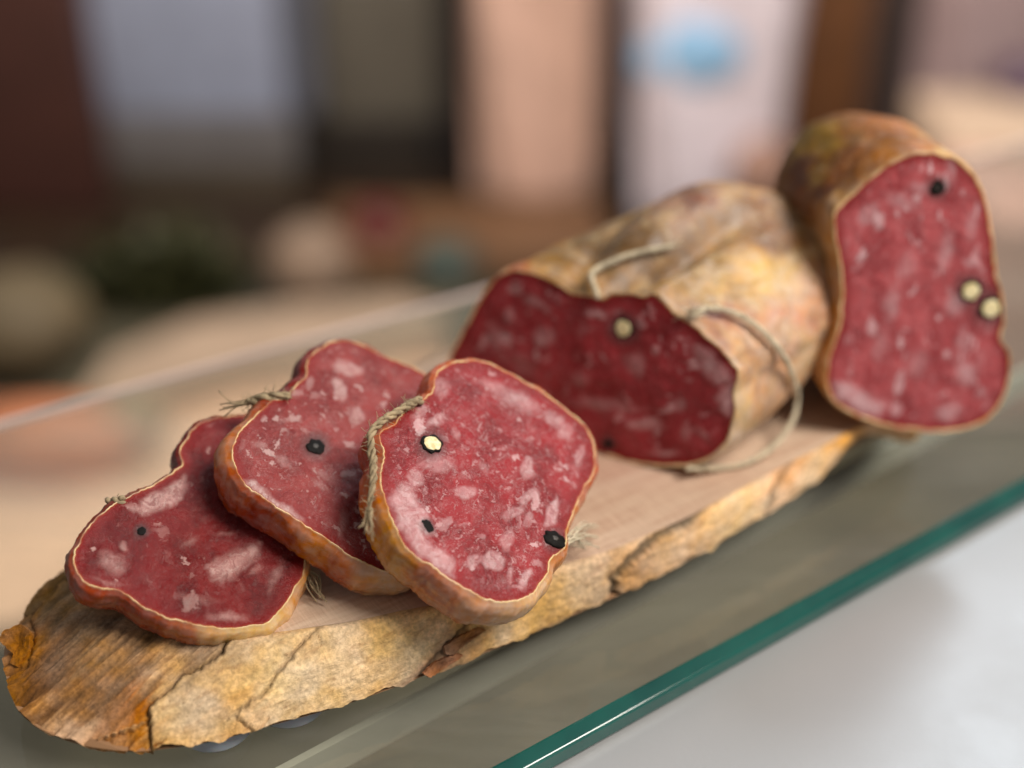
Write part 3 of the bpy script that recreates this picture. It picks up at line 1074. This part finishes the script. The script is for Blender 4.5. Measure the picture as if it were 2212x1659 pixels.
cols2 = [(p, c) for p, c in zip(zb([(150, 800), (200, 930), (330, 1030), (430, 1120), (560, 1220), (700, 1310), (850, 1360), (1000, 1340), (1080, 1310),
                                    (520, 260), (150, 650), (880, 1440), (500, 1190)]),
                                [(158, 74, 32), (150, 66, 30), (140, 54, 30), (150, 70, 34), (190, 124, 56), (160, 76, 42), (186, 132, 88), (190, 150, 112),
                                 (184, 142, 106), (120, 30, 26), (170, 104, 60), (196, 152, 96), (176, 108, 50)])]
peps2 = [(*zb([(618, 628)])[0], 22, 18, -25, 2, .0005)]
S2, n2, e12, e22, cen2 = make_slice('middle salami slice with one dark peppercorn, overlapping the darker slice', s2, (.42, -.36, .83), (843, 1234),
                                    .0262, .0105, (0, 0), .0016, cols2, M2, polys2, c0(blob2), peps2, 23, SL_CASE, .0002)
tw = on_slice(zb([(488, 368), (430, 368), (370, 375), (310, 392), (252, 402)]), cen2, n2, [.0006, .0003, -.0010, -.003, -.0045])
a = twine_mesh(tw, .0011, .009, 3, 50, 6, 6, ([0, .3, .75, 1], [.6, .9, 1.1, .35]))
mesh('twine', a.V, a.F, TWINE, S2)

# --- lowest slice
s1 = za([(800, 330), (790, 280), (820, 210), (880, 150), (960, 125), (1060, 118), (1130, 140), (1200, 300), (1270, 480), (1320, 650), (1328, 780),
         (1290, 880), (1230, 960), (1175, 1018), (1080, 1040), (940, 1045), (820, 1022), (720, 995), (640, 960), (560, 910), (500, 875), (440, 870),
         (390, 855), (345, 820), (325, 760), (330, 700), (370, 630), (430, 560), (500, 505), (580, 460), (660, 425), (740, 375), (797, 338)])
M1 = meat_mat('meat_dark_shaded', (78, 5, 8), (116, 19, 20), (216, 182, 174), 14, .15, .3)  # base colour lowered to put the shade on this slice into it
polys1 = [(za([(570, 525), (640, 480), (740, 430), (805, 380), (818, 420), (775, 490), (700, 535), (620, 552)]), 7, .95),
          (za([(900, 790), (980, 740), (1080, 690), (1140, 690), (1130, 740), (1060, 780), (1000, 840), (930, 830)]), 10, .9)]
blob1 = [(490, 760, 60, 42, 40, 12, .55), (990, 1005, 70, 20, 0, 8, .6), (540, 690, 14, 20, 0, 4, .6), (860, 920, 80, 12, 10, 8, .35),
         (1120, 800, 30, 14, -40, 6, .5), (980, 640, 40, 10, -10, 5, .4), (830, 670, 40, 14, -20, 6, .35), (1200, 830, 16, 60, 25, 8, .35),
         (470, 850, 60, 8, 12, 5, .5), (700, 620, 30, 10, 0, 5, .3)]
c1 = lambda L: [(.4937 * b[0], 840.3 + .4937 * b[1], .4937 * b[2], .4937 * b[3], *b[4:5], .4937 * b[5] * 1.3, b[6]) for b in L]
cols1 = [(p, c) for p, c in zip(za([(360, 870), (450, 950), (560, 1010), (680, 1060), (800, 1100), (900, 1080), (1000, 1090), (1100, 1080), (1170, 1050),
                                    (800, 300), (500, 500), (650, 420), (1300, 880)]),
                                [(150, 66, 40), (150, 70, 46), (136, 56, 32), (146, 66, 40), (166, 92, 58), (198, 150, 90), (208, 172, 112), (210, 178, 122),
                                 (204, 170, 112), (112, 24, 18), (110, 40, 24), (130, 62, 28), (190, 140, 88)])]
peps1 = [(*za([(618, 628)])[0], 12, 9, 20, 0, .0002)]
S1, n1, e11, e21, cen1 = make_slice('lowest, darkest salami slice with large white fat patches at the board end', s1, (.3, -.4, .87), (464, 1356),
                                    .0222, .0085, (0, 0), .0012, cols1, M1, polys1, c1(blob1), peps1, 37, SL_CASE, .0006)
fr = Acc()
for k in range(16):
    A0 = onpl(*zb([(575 + rr.uniform(-12, 25), 1255 + rr.uniform(-10, 10))])[0], cen1 - n1 * .002, n1)
    E0 = atz(*zb([(rr.uniform(560, 680), rr.uniform(1330, 1430))])[0], ZT + rr.uniform(.0003, .002))
    M0 = (A0 + E0) / 2 + np.array([rr.uniform(-1, 1), rr.uniform(-1, 1), rr.uniform(0, 1)]) * .0012
    fr.add(*tube(catmull([A0, M0, E0], 6), .00015, 4))
mesh('frayed_twine', fr.V, fr.F, TWINE, S1)
tw = on_slice(za([(545, 488), (515, 492), (482, 496)]), cen1, n1, [0, -.001, -.003])
a = twine_mesh(tw, .0011, .006, 3, 8, 8, 0)
mesh('twine', a.V, a.F, TWINE, S1)


# --- salami pieces with a cut face and a body behind it
def make_piece(name, label, pts, n, apx, az, axis, L, body, s0, cols, mat, casemat, polys, blobs, peps, seed, step, groove=None, floor=ZT + .0002, rise=0.):
    n, e1, e2 = frame(n)
    P0 = atz(*apx, az)
    px = catmull(np.array(pts, float), 6, True)
    out = np.array([onpl(x, y, P0, n) for x, y in px])
    cen = out.mean(0)
    # resample by angle so that the face can flow into the body
    R = out - cen
    ang = np.unwrap(np.arctan2(R @ e2, R @ e1))
    if ang[-1] < ang[0]:
        out, R, ang = out[::-1], R[::-1], np.unwrap(np.arctan2((R @ e2)[::-1], (R @ e1)[::-1]))
    N = 420
    th = np.linspace(0, 2 * math.pi, N, endpoint=False)
    rad = np.hypot(R @ e1, R @ e2)
    o_ = np.argsort(np.mod(ang, 2 * math.pi))
    am = np.mod(ang, 2 * math.pi)[o_]; rm = rad[o_]
    r0 = np.interp(th, np.r_[am[-1] - 2 * math.pi, am, am[0] + 2 * math.pi], np.r_[rm[-1], rm, rm[0]])
    a_, b_, p_ = body
    rb = 1 / (np.abs(np.cos(th) / a_) ** p_ + np.abs(np.sin(th) / b_) ** p_) ** (1 / p_)
    face = cen + (r0 * np.cos(th))[:, None] * e1 + (r0 * np.sin(th))[:, None] * e2
    face = face + unit(np.array([0, 0, 1.])) * 0
    on = np.cos(th)[:, None] * e1 + np.sin(th)[:, None] * e2
    face = face + on * (fbm(face * 1000, .35, seed, 4) * .0003)[:, None]
    root = thing(name, label, 'salami', (cen[0], cen[1], floor))
    meat_face('meat', face, n, e1, e2, cen, step, mat, root, polys, blobs, [(p[0], p[1], p[2]) for p in peps], seed, relief=.0004)
    axis = unit(axis)
    rows = [face - on * .0004 - n * .0003, face + n * .0001, face + on * .0003 + n * (.0003 + .0003 * fbm(face * 1000, .3, seed + 2, 3))[:, None],
            face + on * .0006 - n * .0002]
    rim = [np.ones(N), np.ones(N), np.ones(N) * .8, np.ones(N) * .15]
    sv = np.r_[np.linspace(.012, s0, 46), s0 + (1 - s0) * np.sin(np.linspace(0, 1, 34)[1:] * math.pi / 2) ** 1.0]
    for s in sv:
        bl = min(1, s / .55); bl = bl * bl * (3 - 2 * bl)
        r = r0 * (1 - bl) + rb * bl + .0009
        if s > s0:
            k = (s - s0) / (1 - s0)
            r = r * max(.001, (1 - k ** 2.0)) ** .5
        c = cen + axis * (L * s) + np.array([0, 0, rise * bl])
        X = c + (r * np.cos(th))[:, None] * e1 + (r * np.sin(th))[:, None] * e2
        d = .0011 * fbm(X * 1000, .045, seed + 4, 3) + .00035 * fbm(X * 1000, .22, seed + 5, 3)
        d = d * min(1, s / .08)
        if groove:
            for (tg, ts, wt, ws, dep, dr) in groove:
                dth = np.angle(np.exp(1j * (th - math.radians(tg - dr * s))))
                d = d - dep * np.exp(-(dth / math.radians(wt)) ** 2) * math.exp(-((s - ts) / ws) ** 2)
        X = X + on * d[:, None]
        rows.append(X); rim.append(np.ones(N) * 0.0)
    V = np.vstack(rows)
    low = V[:, 2] < floor
    V[low, 2] = floor + (V[low, 2] - floor) * .02
    fc = grid_faces(len(rows), N)
    fc.append(tuple(range((len(rows) - 1) * N, len(rows) * N)))
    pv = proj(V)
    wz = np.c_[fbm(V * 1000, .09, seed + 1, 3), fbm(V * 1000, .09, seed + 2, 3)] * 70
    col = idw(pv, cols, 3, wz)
    mesh('casing', V, fc, casemat, root, attrs={'col': col, 'rim': np.concatenate(rim)})
    for k, (x, y, r, ry, an, kern, hh) in enumerate(peps):
        P = onpl(x, y, cen, n)
        k1 = np.linalg.norm(onpl(x + r, y, cen, n) - P); k2 = np.linalg.norm(onpl(x, y + ry, cen, n) - P)
        pepper(root, P, n, e1, e2, k1, k2, math.radians(an), kern, seed * 5 + k, h=hh)
    return root, n, e1, e2, cen, V.reshape(len(rows), N, 3)


ch = zc([(90, 960), (130, 870), (200, 740), (260, 630), (310, 560), (370, 515), (450, 505), (550, 530), (640, 570), (720, 620), (800, 628), (870, 645),
         (920, 627), (1000, 616), (1080, 635), (1130, 622), (1180, 660), (1240, 720), (1320, 770), (1400, 840), (1470, 900), (1530, 970), (1565, 1015),
         (1556, 1075), (1540, 1120), (1545, 1200), (1530, 1290), (1495, 1380), (1420, 1450), (1300, 1490), (1150, 1492), (1000, 1472), (900, 1445), (800, 1420),
         (650, 1370), (450, 1270), (280, 1150), (150, 1050)])
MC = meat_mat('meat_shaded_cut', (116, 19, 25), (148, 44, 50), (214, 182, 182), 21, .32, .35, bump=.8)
polysC = [(zc([(1330, 890), (1420, 910), (1500, 990), (1555, 1050), (1530, 1085), (1460, 1075), (1400, 1020), (1350, 960)]), 10, .75),
          (zc([(1475, 1110), (1550, 1080), (1550, 1200), (1525, 1240), (1490, 1220), (1465, 1160)]), 8, .85)]
blobC = [(530, 660, 52, 24, 20, 10, .6), (845, 720, 52, 20, 5, 7, .75), (400, 730, 25, 34, 10, 10, .5), (340, 850, 50, 50, 0, 18, .5),
         (570, 840, 52, 42, 10, 14, .55), (1040, 980, 50, 60, 20, 16, .5), (1140, 900, 14, 26, 15, 4, .8), (900, 1190, 160, 24, 5, 10, .45),
         (1085, 1285, 85, 24, 6, 9, .65), (1250, 1190, 36, 30, 0, 10, .55), (1190, 1432, 65, 14, 3, 6, .6), (1300, 1330, 30, 36, 20, 10, .45),
         (780, 800, 40, 14, 0, 8, .35), (300, 780, 24, 16, 0, 7, .5), (640, 640, 30, 20, 20, 8, .4), (470, 980, 60, 40, 30, 20, .3), (760, 1060, 40, 30, 0, 14, .35)]
cC = lambda L: [(933.7 + .4221 * b[0], 373.5 + .4221 * b[1], .4221 * b[2], .4221 * b[3], b[4], .4221 * b[5] * 1.3, b[6]) for b in L]
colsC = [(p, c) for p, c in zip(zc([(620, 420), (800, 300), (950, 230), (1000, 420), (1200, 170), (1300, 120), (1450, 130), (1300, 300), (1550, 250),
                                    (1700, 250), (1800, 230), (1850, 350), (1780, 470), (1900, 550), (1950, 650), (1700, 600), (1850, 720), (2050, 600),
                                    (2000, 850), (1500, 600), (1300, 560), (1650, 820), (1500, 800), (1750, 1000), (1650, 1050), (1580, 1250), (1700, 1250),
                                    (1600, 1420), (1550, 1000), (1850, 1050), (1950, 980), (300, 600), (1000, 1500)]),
                                [(158, 114, 48), (142, 108, 68), (150, 116, 70), (112, 82, 48), (162, 128, 108), (140, 88, 70), (176, 142, 96), (140, 110, 82),  # dark olive sample puts the crease's shade into the colour
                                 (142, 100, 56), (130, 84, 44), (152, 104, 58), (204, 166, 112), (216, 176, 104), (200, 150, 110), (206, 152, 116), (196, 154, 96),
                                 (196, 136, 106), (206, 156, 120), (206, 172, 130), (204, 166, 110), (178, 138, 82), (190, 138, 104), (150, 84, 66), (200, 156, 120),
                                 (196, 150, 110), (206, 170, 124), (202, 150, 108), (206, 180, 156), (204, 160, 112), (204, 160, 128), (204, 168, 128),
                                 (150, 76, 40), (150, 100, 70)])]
CH_CASE = casing_mat('dry_casing', (.36, .56), .3, .55, .0007, .9, .15, val=.86, sat=.98)
pepsC = [(*zc([(978, 795)])[0], 25, 26, 0, 1, .0008), (*zc([(900, 1385)])[0], 12, 8, 10, 0, .0004)]
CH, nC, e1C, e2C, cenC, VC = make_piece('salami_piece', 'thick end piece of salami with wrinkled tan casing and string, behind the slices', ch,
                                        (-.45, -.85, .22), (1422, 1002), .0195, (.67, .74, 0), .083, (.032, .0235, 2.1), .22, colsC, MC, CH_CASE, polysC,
                                        cC(blobC), pepsC, 51, .0005, groove=[(94, .12, 11, .26, .008, 70), (116, .34, 26, .26, -.0062, 40), (40, .55, 26, .3, -.003, 30), (160, .5, 10, .3, .002, 0)], rise=.001)

fh = zd([(430, 545), (480, 490), (560, 410), (650, 340), (750, 295), (850, 290), (950, 320), (1020, 390), (1060, 480), (1085, 600), (1100, 720), (1112, 820),
         (1135, 900), (1140, 1000), (1130, 1080), (1165, 1130), (1168, 1200), (1150, 1300), (1100, 1390), (1020, 1440), (900, 1465), (780, 1462), (650, 1440),
         (520, 1400), (430, 1340), (395, 1260), (400, 1170), (424, 1100), (452, 1000), (462, 850), (448, 720), (430, 640)])
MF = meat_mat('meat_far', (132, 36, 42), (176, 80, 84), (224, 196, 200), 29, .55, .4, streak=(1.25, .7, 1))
polysF = [(zd([(420, 1260), (480, 1270), (580, 1320), (640, 1360), (620, 1410), (530, 1390), (440, 1330)]), 8, .95)]
blobF = [(560, 545, 42, 26, -40, 16, .55), (710, 490, 62, 26, 20, 16, .5), (670, 930, 26, 64, 10, 16, .55), (900, 700, 24, 66, 10, 16, .55),
         (940, 930, 32, 52, 20, 16, .55), (970, 1090, 20, 62, 10, 12, .5), (985, 1220, 40, 46, 10, 14, .7), (910, 1385, 52, 32, -20, 14, .65),
         (920, 370, 16, 50, 0, 10, .5), (790, 430, 40, 26, 0, 14, .55), (1010, 600, 24, 50, 0, 14, .5), (780, 1180, 40, 50, 30, 20, .35),
         (620, 1100, 26, 60, 10, 18, .4), (740, 760, 30, 60, 20, 18, .35)]
cF = lambda L: [(1587.3 + .5066 * b[0], 186.7 + .5066 * b[1], .5066 * b[2], .5066 * b[3], b[4], .5066 * b[5], b[6]) for b in L]
colsF = [(p, c) for p, c in zip(zd([(250, 200), (350, 220), (450, 150), (600, 120), (750, 150), (850, 190), (500, 300), (400, 420), (300, 400), (900, 250),
                                    (440, 530), (1120, 700), (1170, 1250), (800, 1480), (400, 1250)]),
                                [(130, 100, 44), (140, 106, 46), (120, 80, 44), (146, 92, 54), (160, 104, 66), (164, 112, 72), (124, 74, 38), (112, 62, 32), (96, 54, 30),
                                 (196, 164, 122), (198, 160, 122), (196, 128, 86), (196, 140, 92), (190, 124, 88), (190, 140, 96)])]
FH_CASE = casing_mat('far_casing', (.45, .65), .08, .3, .0005, .8, .12, val=1.0, sat=1.12)
pepsF = [(*zd([(862, 432)])[0], 19, 22, 0, 2, .0005), (*zd([(1005, 872)])[0], 27, 27, 0, 1, .0012), (*zd([(1088, 945)])[0], 29, 28, 0, 1, .0014)]
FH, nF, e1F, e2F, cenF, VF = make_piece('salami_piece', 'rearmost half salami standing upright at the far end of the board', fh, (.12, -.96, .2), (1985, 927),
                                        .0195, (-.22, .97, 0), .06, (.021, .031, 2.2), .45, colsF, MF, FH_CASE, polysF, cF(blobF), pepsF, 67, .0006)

# string on the end piece: one length in the groove, one loop hanging round the right side
def near_casing(pts, Vg, lift=.0006):
    """drop image-traced points on the nearest visible casing vertex"""
    fl = Vg.reshape(-1, 3)
    pv = proj(fl)
    dep = np.linalg.norm(fl - CAM, axis=1)
    out = []
    for x, y in pts:
        d = np.hypot(pv[:, 0] - x, pv[:, 1] - y)
        ok = d < 14
        if not ok.any(): ok = d < d.min() + 6
        i = np.where(ok)[0][np.argmin(dep[ok])]
        P = CAM + unit(ray(x, y)) * (dep[i] - lift)
        out.append(P)
    return out


def smooth_open(P, k):
    P = np.array(P)
    for _ in range(k):
        P[1:-1] = .25 * P[:-2] + .5 * P[1:-1] + .25 * P[2:]
    return P


st = near_casing(resample(np.array(zc([(850, 640), (830, 580), (805, 515), (880, 470), (1000, 420), (1120, 392), (1230, 376)])), 7, closed=False), VC, .0016)
st = smooth_open(st, 3)[::2]
a = twine_mesh(st, .00062, .004, 3, 25, 12, 3)
mesh('string', a.V, a.F, TWINE_PALE, CH)
lp_px = zc([(1325, 725), (1380, 698), (1450, 690), (1550, 715), (1640, 765), (1720, 840), (1800, 940), (1850, 1060), (1868, 1160), (1850, 1250), (1800, 1340),
            (1720, 1420), (1620, 1480), (1480, 1510), (1300, 1512)])
lp = smooth_open(near_casing(resample(np.array(lp_px[:6]), 8, closed=False), VC, .0013), 3)[::2]
tail = []
for k, (x, y) in enumerate(lp_px[6:]):
    z = [.036, .031, .0275, .0245, .022, .0203, .0193, .0189, .0189][k]
    q1 = atz(x, y, z)
    q2 = near_casing([(x, y)], VC, .001)[0]
    hit = np.hypot(*(proj(VC.reshape(-1, 3)) - np.array([x, y])).T).min() < 8
    tail.append(q2 if hit and np.linalg.norm(q2 - CAM) < np.linalg.norm(q1 - CAM) else q1)
a = twine_mesh(list(lp) + tail, .00068, .0042, 3, 55, 14, 0)
mesh('string_loop', a.V, a.F, TWINE_PALE, CH)
fr = Acc()
for k in range(30):
    A0 = np.array(lp[0]) + np.array([rr.uniform(-1, 1) for _ in range(3)]) * .0008
    E0 = A0 + np.array([rr.uniform(-1, 1), rr.uniform(-.6, .4), rr.uniform(-.5, 1)]) * rr.uniform(.0015, .004)
    fr.add(*tube([A0, (A0 + E0) / 2 + np.array([0, 0, .0003]), E0], .00009, 4))
mesh('frayed_fibres', fr.V, fr.F, TWINE_PALE, CH)


# ------------------------------------------------------------------ blurred stall behind
def rbox(name, lo, hi, mat, parent=None, bev=.006, seg=3):
    bm = bmesh.new()
    bmesh.ops.create_cube(bm, size=1)
    lo, hi = np.array(lo), np.array(hi)
    for v in bm.verts:
        v.co = Vector(lo + (np.array(v.co) + .5) * (hi - lo))
    bmesh.ops.bevel(bm, geom=bm.edges[:], offset=bev, segments=seg, affect='EDGES', profile=.6)
    V = [tuple(v.co) for v in bm.verts]
    bm.verts.index_update()
    Fc = [[v.index for v in f.verts] for f in bm.faces]
    bm.free()
    return mesh(name, V, Fc, mat, parent, smooth=True)


def pxbox(name, x0, x1, ytop, Y, depth, mat, parent=None, bev=.006, z0=-.79, ybot=None):
    a_ = aty(x0, ytop, Y); b_ = aty(x1, ytop, Y)
    if ybot is not None: z0 = aty(x0, ybot, Y)[2]
    return rbox(name, (a_[0], Y, z0), (b_[0], Y + depth, a_[2]), mat, parent, bev)


def lump(name, c, r, mat, parent=None, seed=0, amp=.12, scale=2.0, flat=None):
    bm = bmesh.new()
    bmesh.ops.create_icosphere(bm, subdivisions=4, radius=1)
    V = []
    for v in bm.verts:
        k = 1 + amp * noise.fractal(v.co * scale + Vector((seed, seed * 2, 0)), 1, 2, 3)
        V.append([c[i] + v.co[i] * k * r[i] for i in range(3)])
    if flat is not None:
        for q_ in V: q_[2] = max(q_[2], flat)
    bm.verts.index_update()
    Fc = [[v.index for v in f.verts] for f in bm.faces]
    bm.free()
    return mesh(name, V, Fc, mat, parent)


ZB = -.79
o = pxbox('wooden_post', -260, 92, -420, 2.32, .12, plain('post_wood', (70, 38, 30), .6))
tag(o, 'dark red-brown wooden post at the far left edge', 'post')

cab = thing('steel_cabinet', 'blue-grey metal cabinet beside the dark red-brown post', 'cabinet', (aty(360, 300, 2.4)[0], 2.4, ZB))  # light's fade painted as fronts stepping darker downwards and to the right
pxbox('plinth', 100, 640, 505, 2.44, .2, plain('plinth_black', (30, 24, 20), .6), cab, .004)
pxbox('lower_door', 104, 636, 360, 2.4, .2, plain('fade_umber', (78, 68, 56), .45), cab, .004, ybot=503)
pxbox('fade_band', 104, 636, 250, 2.4, .2, plain('fade_grey', (112, 108, 108), .4), cab, .004, ybot=358)
pxbox('upper_door', 104, 560, -420, 2.4, .2, plain('fade_blue_grey', (150, 156, 176), .35), cab, .004, ybot=248)
pxbox('fade_side', 562, 640, -420, 2.4, .2, plain('fade_slate', (92, 94, 104), .4), cab, .004, ybot=248)

cab2 = thing('dark_cabinet', 'dark grey-brown cabinet between metal cabinet and peach packet', 'cabinet', (aty(800, 300, 2.5)[0], 2.5, ZB))
pxbox('upper_door', 645, 930, -420, 2.48, .2, plain('door_taupe', (98, 92, 82), .5), cab2, .004, ybot=260)
pxbox('lower_door', 645, 930, 262, 2.48, .2, plain('door_dark', (46, 39, 33), .5), cab2, .004, ybot=400)
pxbox('plinth', 645, 930, 402, 2.52, .2, plain('plinth_brown', (60, 44, 30), .6), cab2, .004)
o = pxbox('black_post', 935, 1010, -420, 2.48, .2, plain('post_black', (42, 34, 32), .6))
tag(o, 'narrow black post left of the tall peach packet', 'post')


o = pxbox('rear_panel', 1180, 2700, -420, 2.62, .05, plain('panel_taupe', (134, 114, 106), .6))
tag(o, 'taupe panel standing behind the packets and crate', 'panel')


def packet(name, x0, x1, ytop, ybot, Y, mat, label, cat, taper=.9, depth=.16, parent=None):
    """soft standing bag with a pinched, rounded bottom"""
    a_, b_ = aty(x0, ybot, Y), aty(x1, ybot, Y)
    top = aty(x0, ytop, Y)[2]
    z0 = a_[2]
    cx = (a_[0] + b_[0]) / 2; hw = (b_[0] - a_[0]) / 2
    rows = []
    NN = 48
    for t_ in np.linspace(0, 1, 40):
        z = z0 + (top - z0) * t_
        k = min(1, (t_ / .10 + .02)) ** .5
        ww = hw * (taper + (1 - taper) * t_) * k
        a2 = np.linspace(0, 2 * math.pi, NN, endpoint=False)
        ca_, sa_ = np.cos(a2), np.sin(a2)
        x = cx + ww * np.sign(ca_) * np.abs(ca_) ** .55
        y = Y + depth / 2 + depth / 2 * k * np.sign(sa_) * np.abs(sa_) ** .7 + 0.012 * np.sin(a2 * 5 + t_ * 6)
        rows.append(np.c_[x, y, np.full(NN, z)])
    o = mesh(name, np.vstack(rows), grid_faces(40, NN) + [tuple(range(NN))[::-1], tuple(range(39 * NN, 40 * NN))], mat, parent)
    if label: tag(o, label, cat)
    return o


packet('peach_packet', 1012, 1296, -420, 505, 2.26, plain('peach_paper', (204, 166, 148), .6),
       'tall peach-coloured packet left of the white packet', 'packet', .93)
wp = thing('white_packet', 'white packet with round blue mark behind the end piece', 'packet', (aty(1510, 440, 2.2)[0], 2.2, ZB))
packet('bag', 1325, 1712, -420, 560, 2.2, plain('white_paper', (226, 214, 222), .5), None, None, .74, .14, wp)
cb = aty(1490, 122, 2.2)
lump('blue_mark', (cb[0], 2.206, cb[2]), (.084, .012, .054), plain('blue_ink', (146, 190, 226), .5), wp, 2, .1)
packet('pink_packet', 1600, 1735, -420, 500, 2.32, plain('pink_paper', (220, 184, 168), .6),
       'narrow pinkish packet at the right side of the white packet', 'packet', .95, .10)
c_ = aty(1642, 375, 2.14)
o = lump('bread_roll', c_, (.048, .048, .062), plain('roll_brown', (158, 122, 106), .7), None, 5, .05)
tag(o, 'small round brown roll beside the white packet', 'bread roll')
rp = rbox('roll_stand', (c_[0] - .04, 2.11, ZB), (c_[0] + .04, 2.19, c_[2] - .05), plain('stand_brown', (120, 92, 78), .6), None, .003)
tag(rp, 'small brown stand below the round roll', 'stand')
o = pxbox('brown_crate', 1745, 1945, -420, 2.3, .14, plain('crate_brown', (104, 64, 32), .6))
tag(o, 'orange-brown wooden crate behind the rearmost salami', 'crate')
packet('grey_bag', 1940, 2420, -420, 515, 2.24, plain('grey_pink_cloth', (170, 146, 146), .7), 'grey-pink cloth bag at the upper right corner', 'bag', .95)
c_ = aty(2215, 195, 2.1)
o = lump('plum', c_, (.056, .052, .052), plain('plum_skin', (82, 60, 78), .4), None, 6, .05)
tag(o, 'dark purple plum at the right edge', 'plum')
o = rbox('beige_tray', (aty(2040, 300, 1.9)[0], 1.86, ZB), (aty(2600, 300, 1.9)[0], 2.1, aty(2100, 290, 1.9)[2]), plain('tray_beige', (206, 178, 152), .6), None, .01)
tag(o, 'beige tray standing right of the rearmost salami', 'tray')
o = rbox('pink_tray', (aty(2080, 440, 1.72)[0], 1.60, ZB), (aty(2600, 440, 1.72)[0], 1.84, aty(2100, 400, 1.72)[2]), plain('tray_pink', (214, 168, 152), .6), None, .01)
tag(o, 'pink tray in front of the beige tray at the right edge', 'tray')

# left: food on the stall floor
def leaf_bunch(name, label, c, r, n_, mats, seed):
    root = thing(name, label, 'herbs', (c[0], c[1], ZB))
    rnd = random.Random(seed)
    acc = [Acc() for _ in mats]
    for k in range(n_):
        th_ = rnd.uniform(0, 6.28); ph = math.acos(rnd.uniform(0, 1)); q_ = rnd.uniform(.4, 1)
        p = np.array([c[0] + r[0] * q_ * math.sin(ph) * math.cos(th_), c[1] + r[1] * q_ * math.sin(ph) * math.sin(th_), ZB + .004 + r[2] * q_ * math.cos(ph)])
        d = unit([rnd.uniform(-1, 1), rnd.uniform(-1, 1), rnd.uniform(0, 1)]); s_ = unit(np.cross(d, (rnd.uniform(-1, 1), .3, .8)))
        l = rnd.uniform(.024, .052)
        up = np.cross(d, s_) * l * .15
        acc[k % len(mats)].add([p, p + d * l * .5 + s_ * l * .3 + up, p + d * l, p + d * l * .5 - s_ * l * .3 + up], [(0, 1, 2), (0, 2, 3)])
    for a_, m_ in zip(acc, mats):
        tag(mesh('leaves', a_.V, a_.F, m_, root, smooth=False), kind='stuff')
    return root


p = atz(350, 640, ZB)
leaf_bunch('green_herbs', 'dark green bunch of herbs behind the glass shelf at left', p, (.15, .10, .10), 900,
           [plain('leaf_dark', (44, 46, 16), .6), plain('leaf_mid', (62, 62, 28), .6)], 3)


def lump_px(name, label, cat, x, yc, rx, ry, col, rough, seed, amp=.06):
    """a round thing standing on the stall floor, sized by its outline"""
    P = atz(x, yc + ry * .85, ZB)
    dep = P[1] * cp - (P[2] - CAM[2]) * sp
    a_, h_ = rx * dep / F, ry * dep / F / .95
    o = lump(name, (P[0], P[1] + a_ * .6, ZB + h_ * .92), (a_, a_, h_), plain(name + '_skin', col, rough), None, seed, amp, flat=ZB)
    return tag(o, label, cat)


lump_px('olive_loaf', 'olive-brown loaf at the left edge below the herbs', 'loaf', 30, 740, 150, 110, (96, 82, 58), .7, 8, .1)
lump_px('tan_roll', 'round tan roll behind the pale block', 'bread roll', 670, 600, 95, 90, (132, 110, 92), .7, 9)
lump_px('red_pepper', 'dark red pepper right of the round tan roll', 'pepper', 815, 530, 70, 70, (84, 18, 15), .4, 10, .15)
lump_px('green_squash', 'small green squash behind the end piece, right of the red pepper', 'squash', 965, 590, 80, 50, (58, 68, 60), .5, 11, .08)
o = rbox('brown_board', (atz(720, 520, ZB)[0], 2.0, ZB - .0), (atz(1300, 520, ZB)[0], 2.24, ZB + .06), plain('board_brown', (104, 72, 46), .6), None, .008)
tag(o, 'brown wooden board lying below the peach packet', 'board')


def sheet(name, pts, z, th, mat, label, cat):
    P = np.array([atz(x, y, z) for x, y in pts])
    n_ = len(P)
    V = np.vstack([P, P - np.array([0, 0, th])])
    Fc = [tuple(range(n_))[::-1], tuple(range(n_, 2 * n_))] + [(i, (i + 1) % n_, n_ + (i + 1) % n_, n_ + i) for i in range(n_)]
    o = mesh(name, V, Fc, mat, None, smooth=False)
    return tag(o, label, cat)


sheet('pale_cheese_block', [(150, 905), (240, 770), (420, 690), (640, 660), (860, 640), (960, 672), (960, 720), (560, 790)], ZB + .05, .049,
      plain('cheese_tan', (168, 144, 122), .6), 'long pale tan block behind the glass shelf', 'cheese block')
sheet('peach_paper_sheet', [(-300, 1000), (-260, 1380), (30, 1360), (330, 1180), (1000, 840), (960, 745), (600, 810), (240, 915)], ZB + .006, .005,
      plain('peach_sheet', (246, 204, 172), .7), 'peach wrapping paper seen through the glass behind the board', 'paper')
p = atz(110, 1020, ZB)
o = lump('orange_carrot', (p[0], p[1], ZB + .05), (.12, .056, .044), plain('carrot_orange', (204, 128, 88), .5), None, 12, .1)
tag(o, 'orange vegetable lying on the peach paper at left', 'vegetable')
p = atz(300, 985, ZB)
o = lump('olive_vegetable', (p[0], p[1], ZB + .05), (.044, .052, .044), plain('veg_olive', (160, 138, 110), .6), None, 13, .1)
tag(o, 'grey-olive round vegetable beside the orange one', 'vegetable')
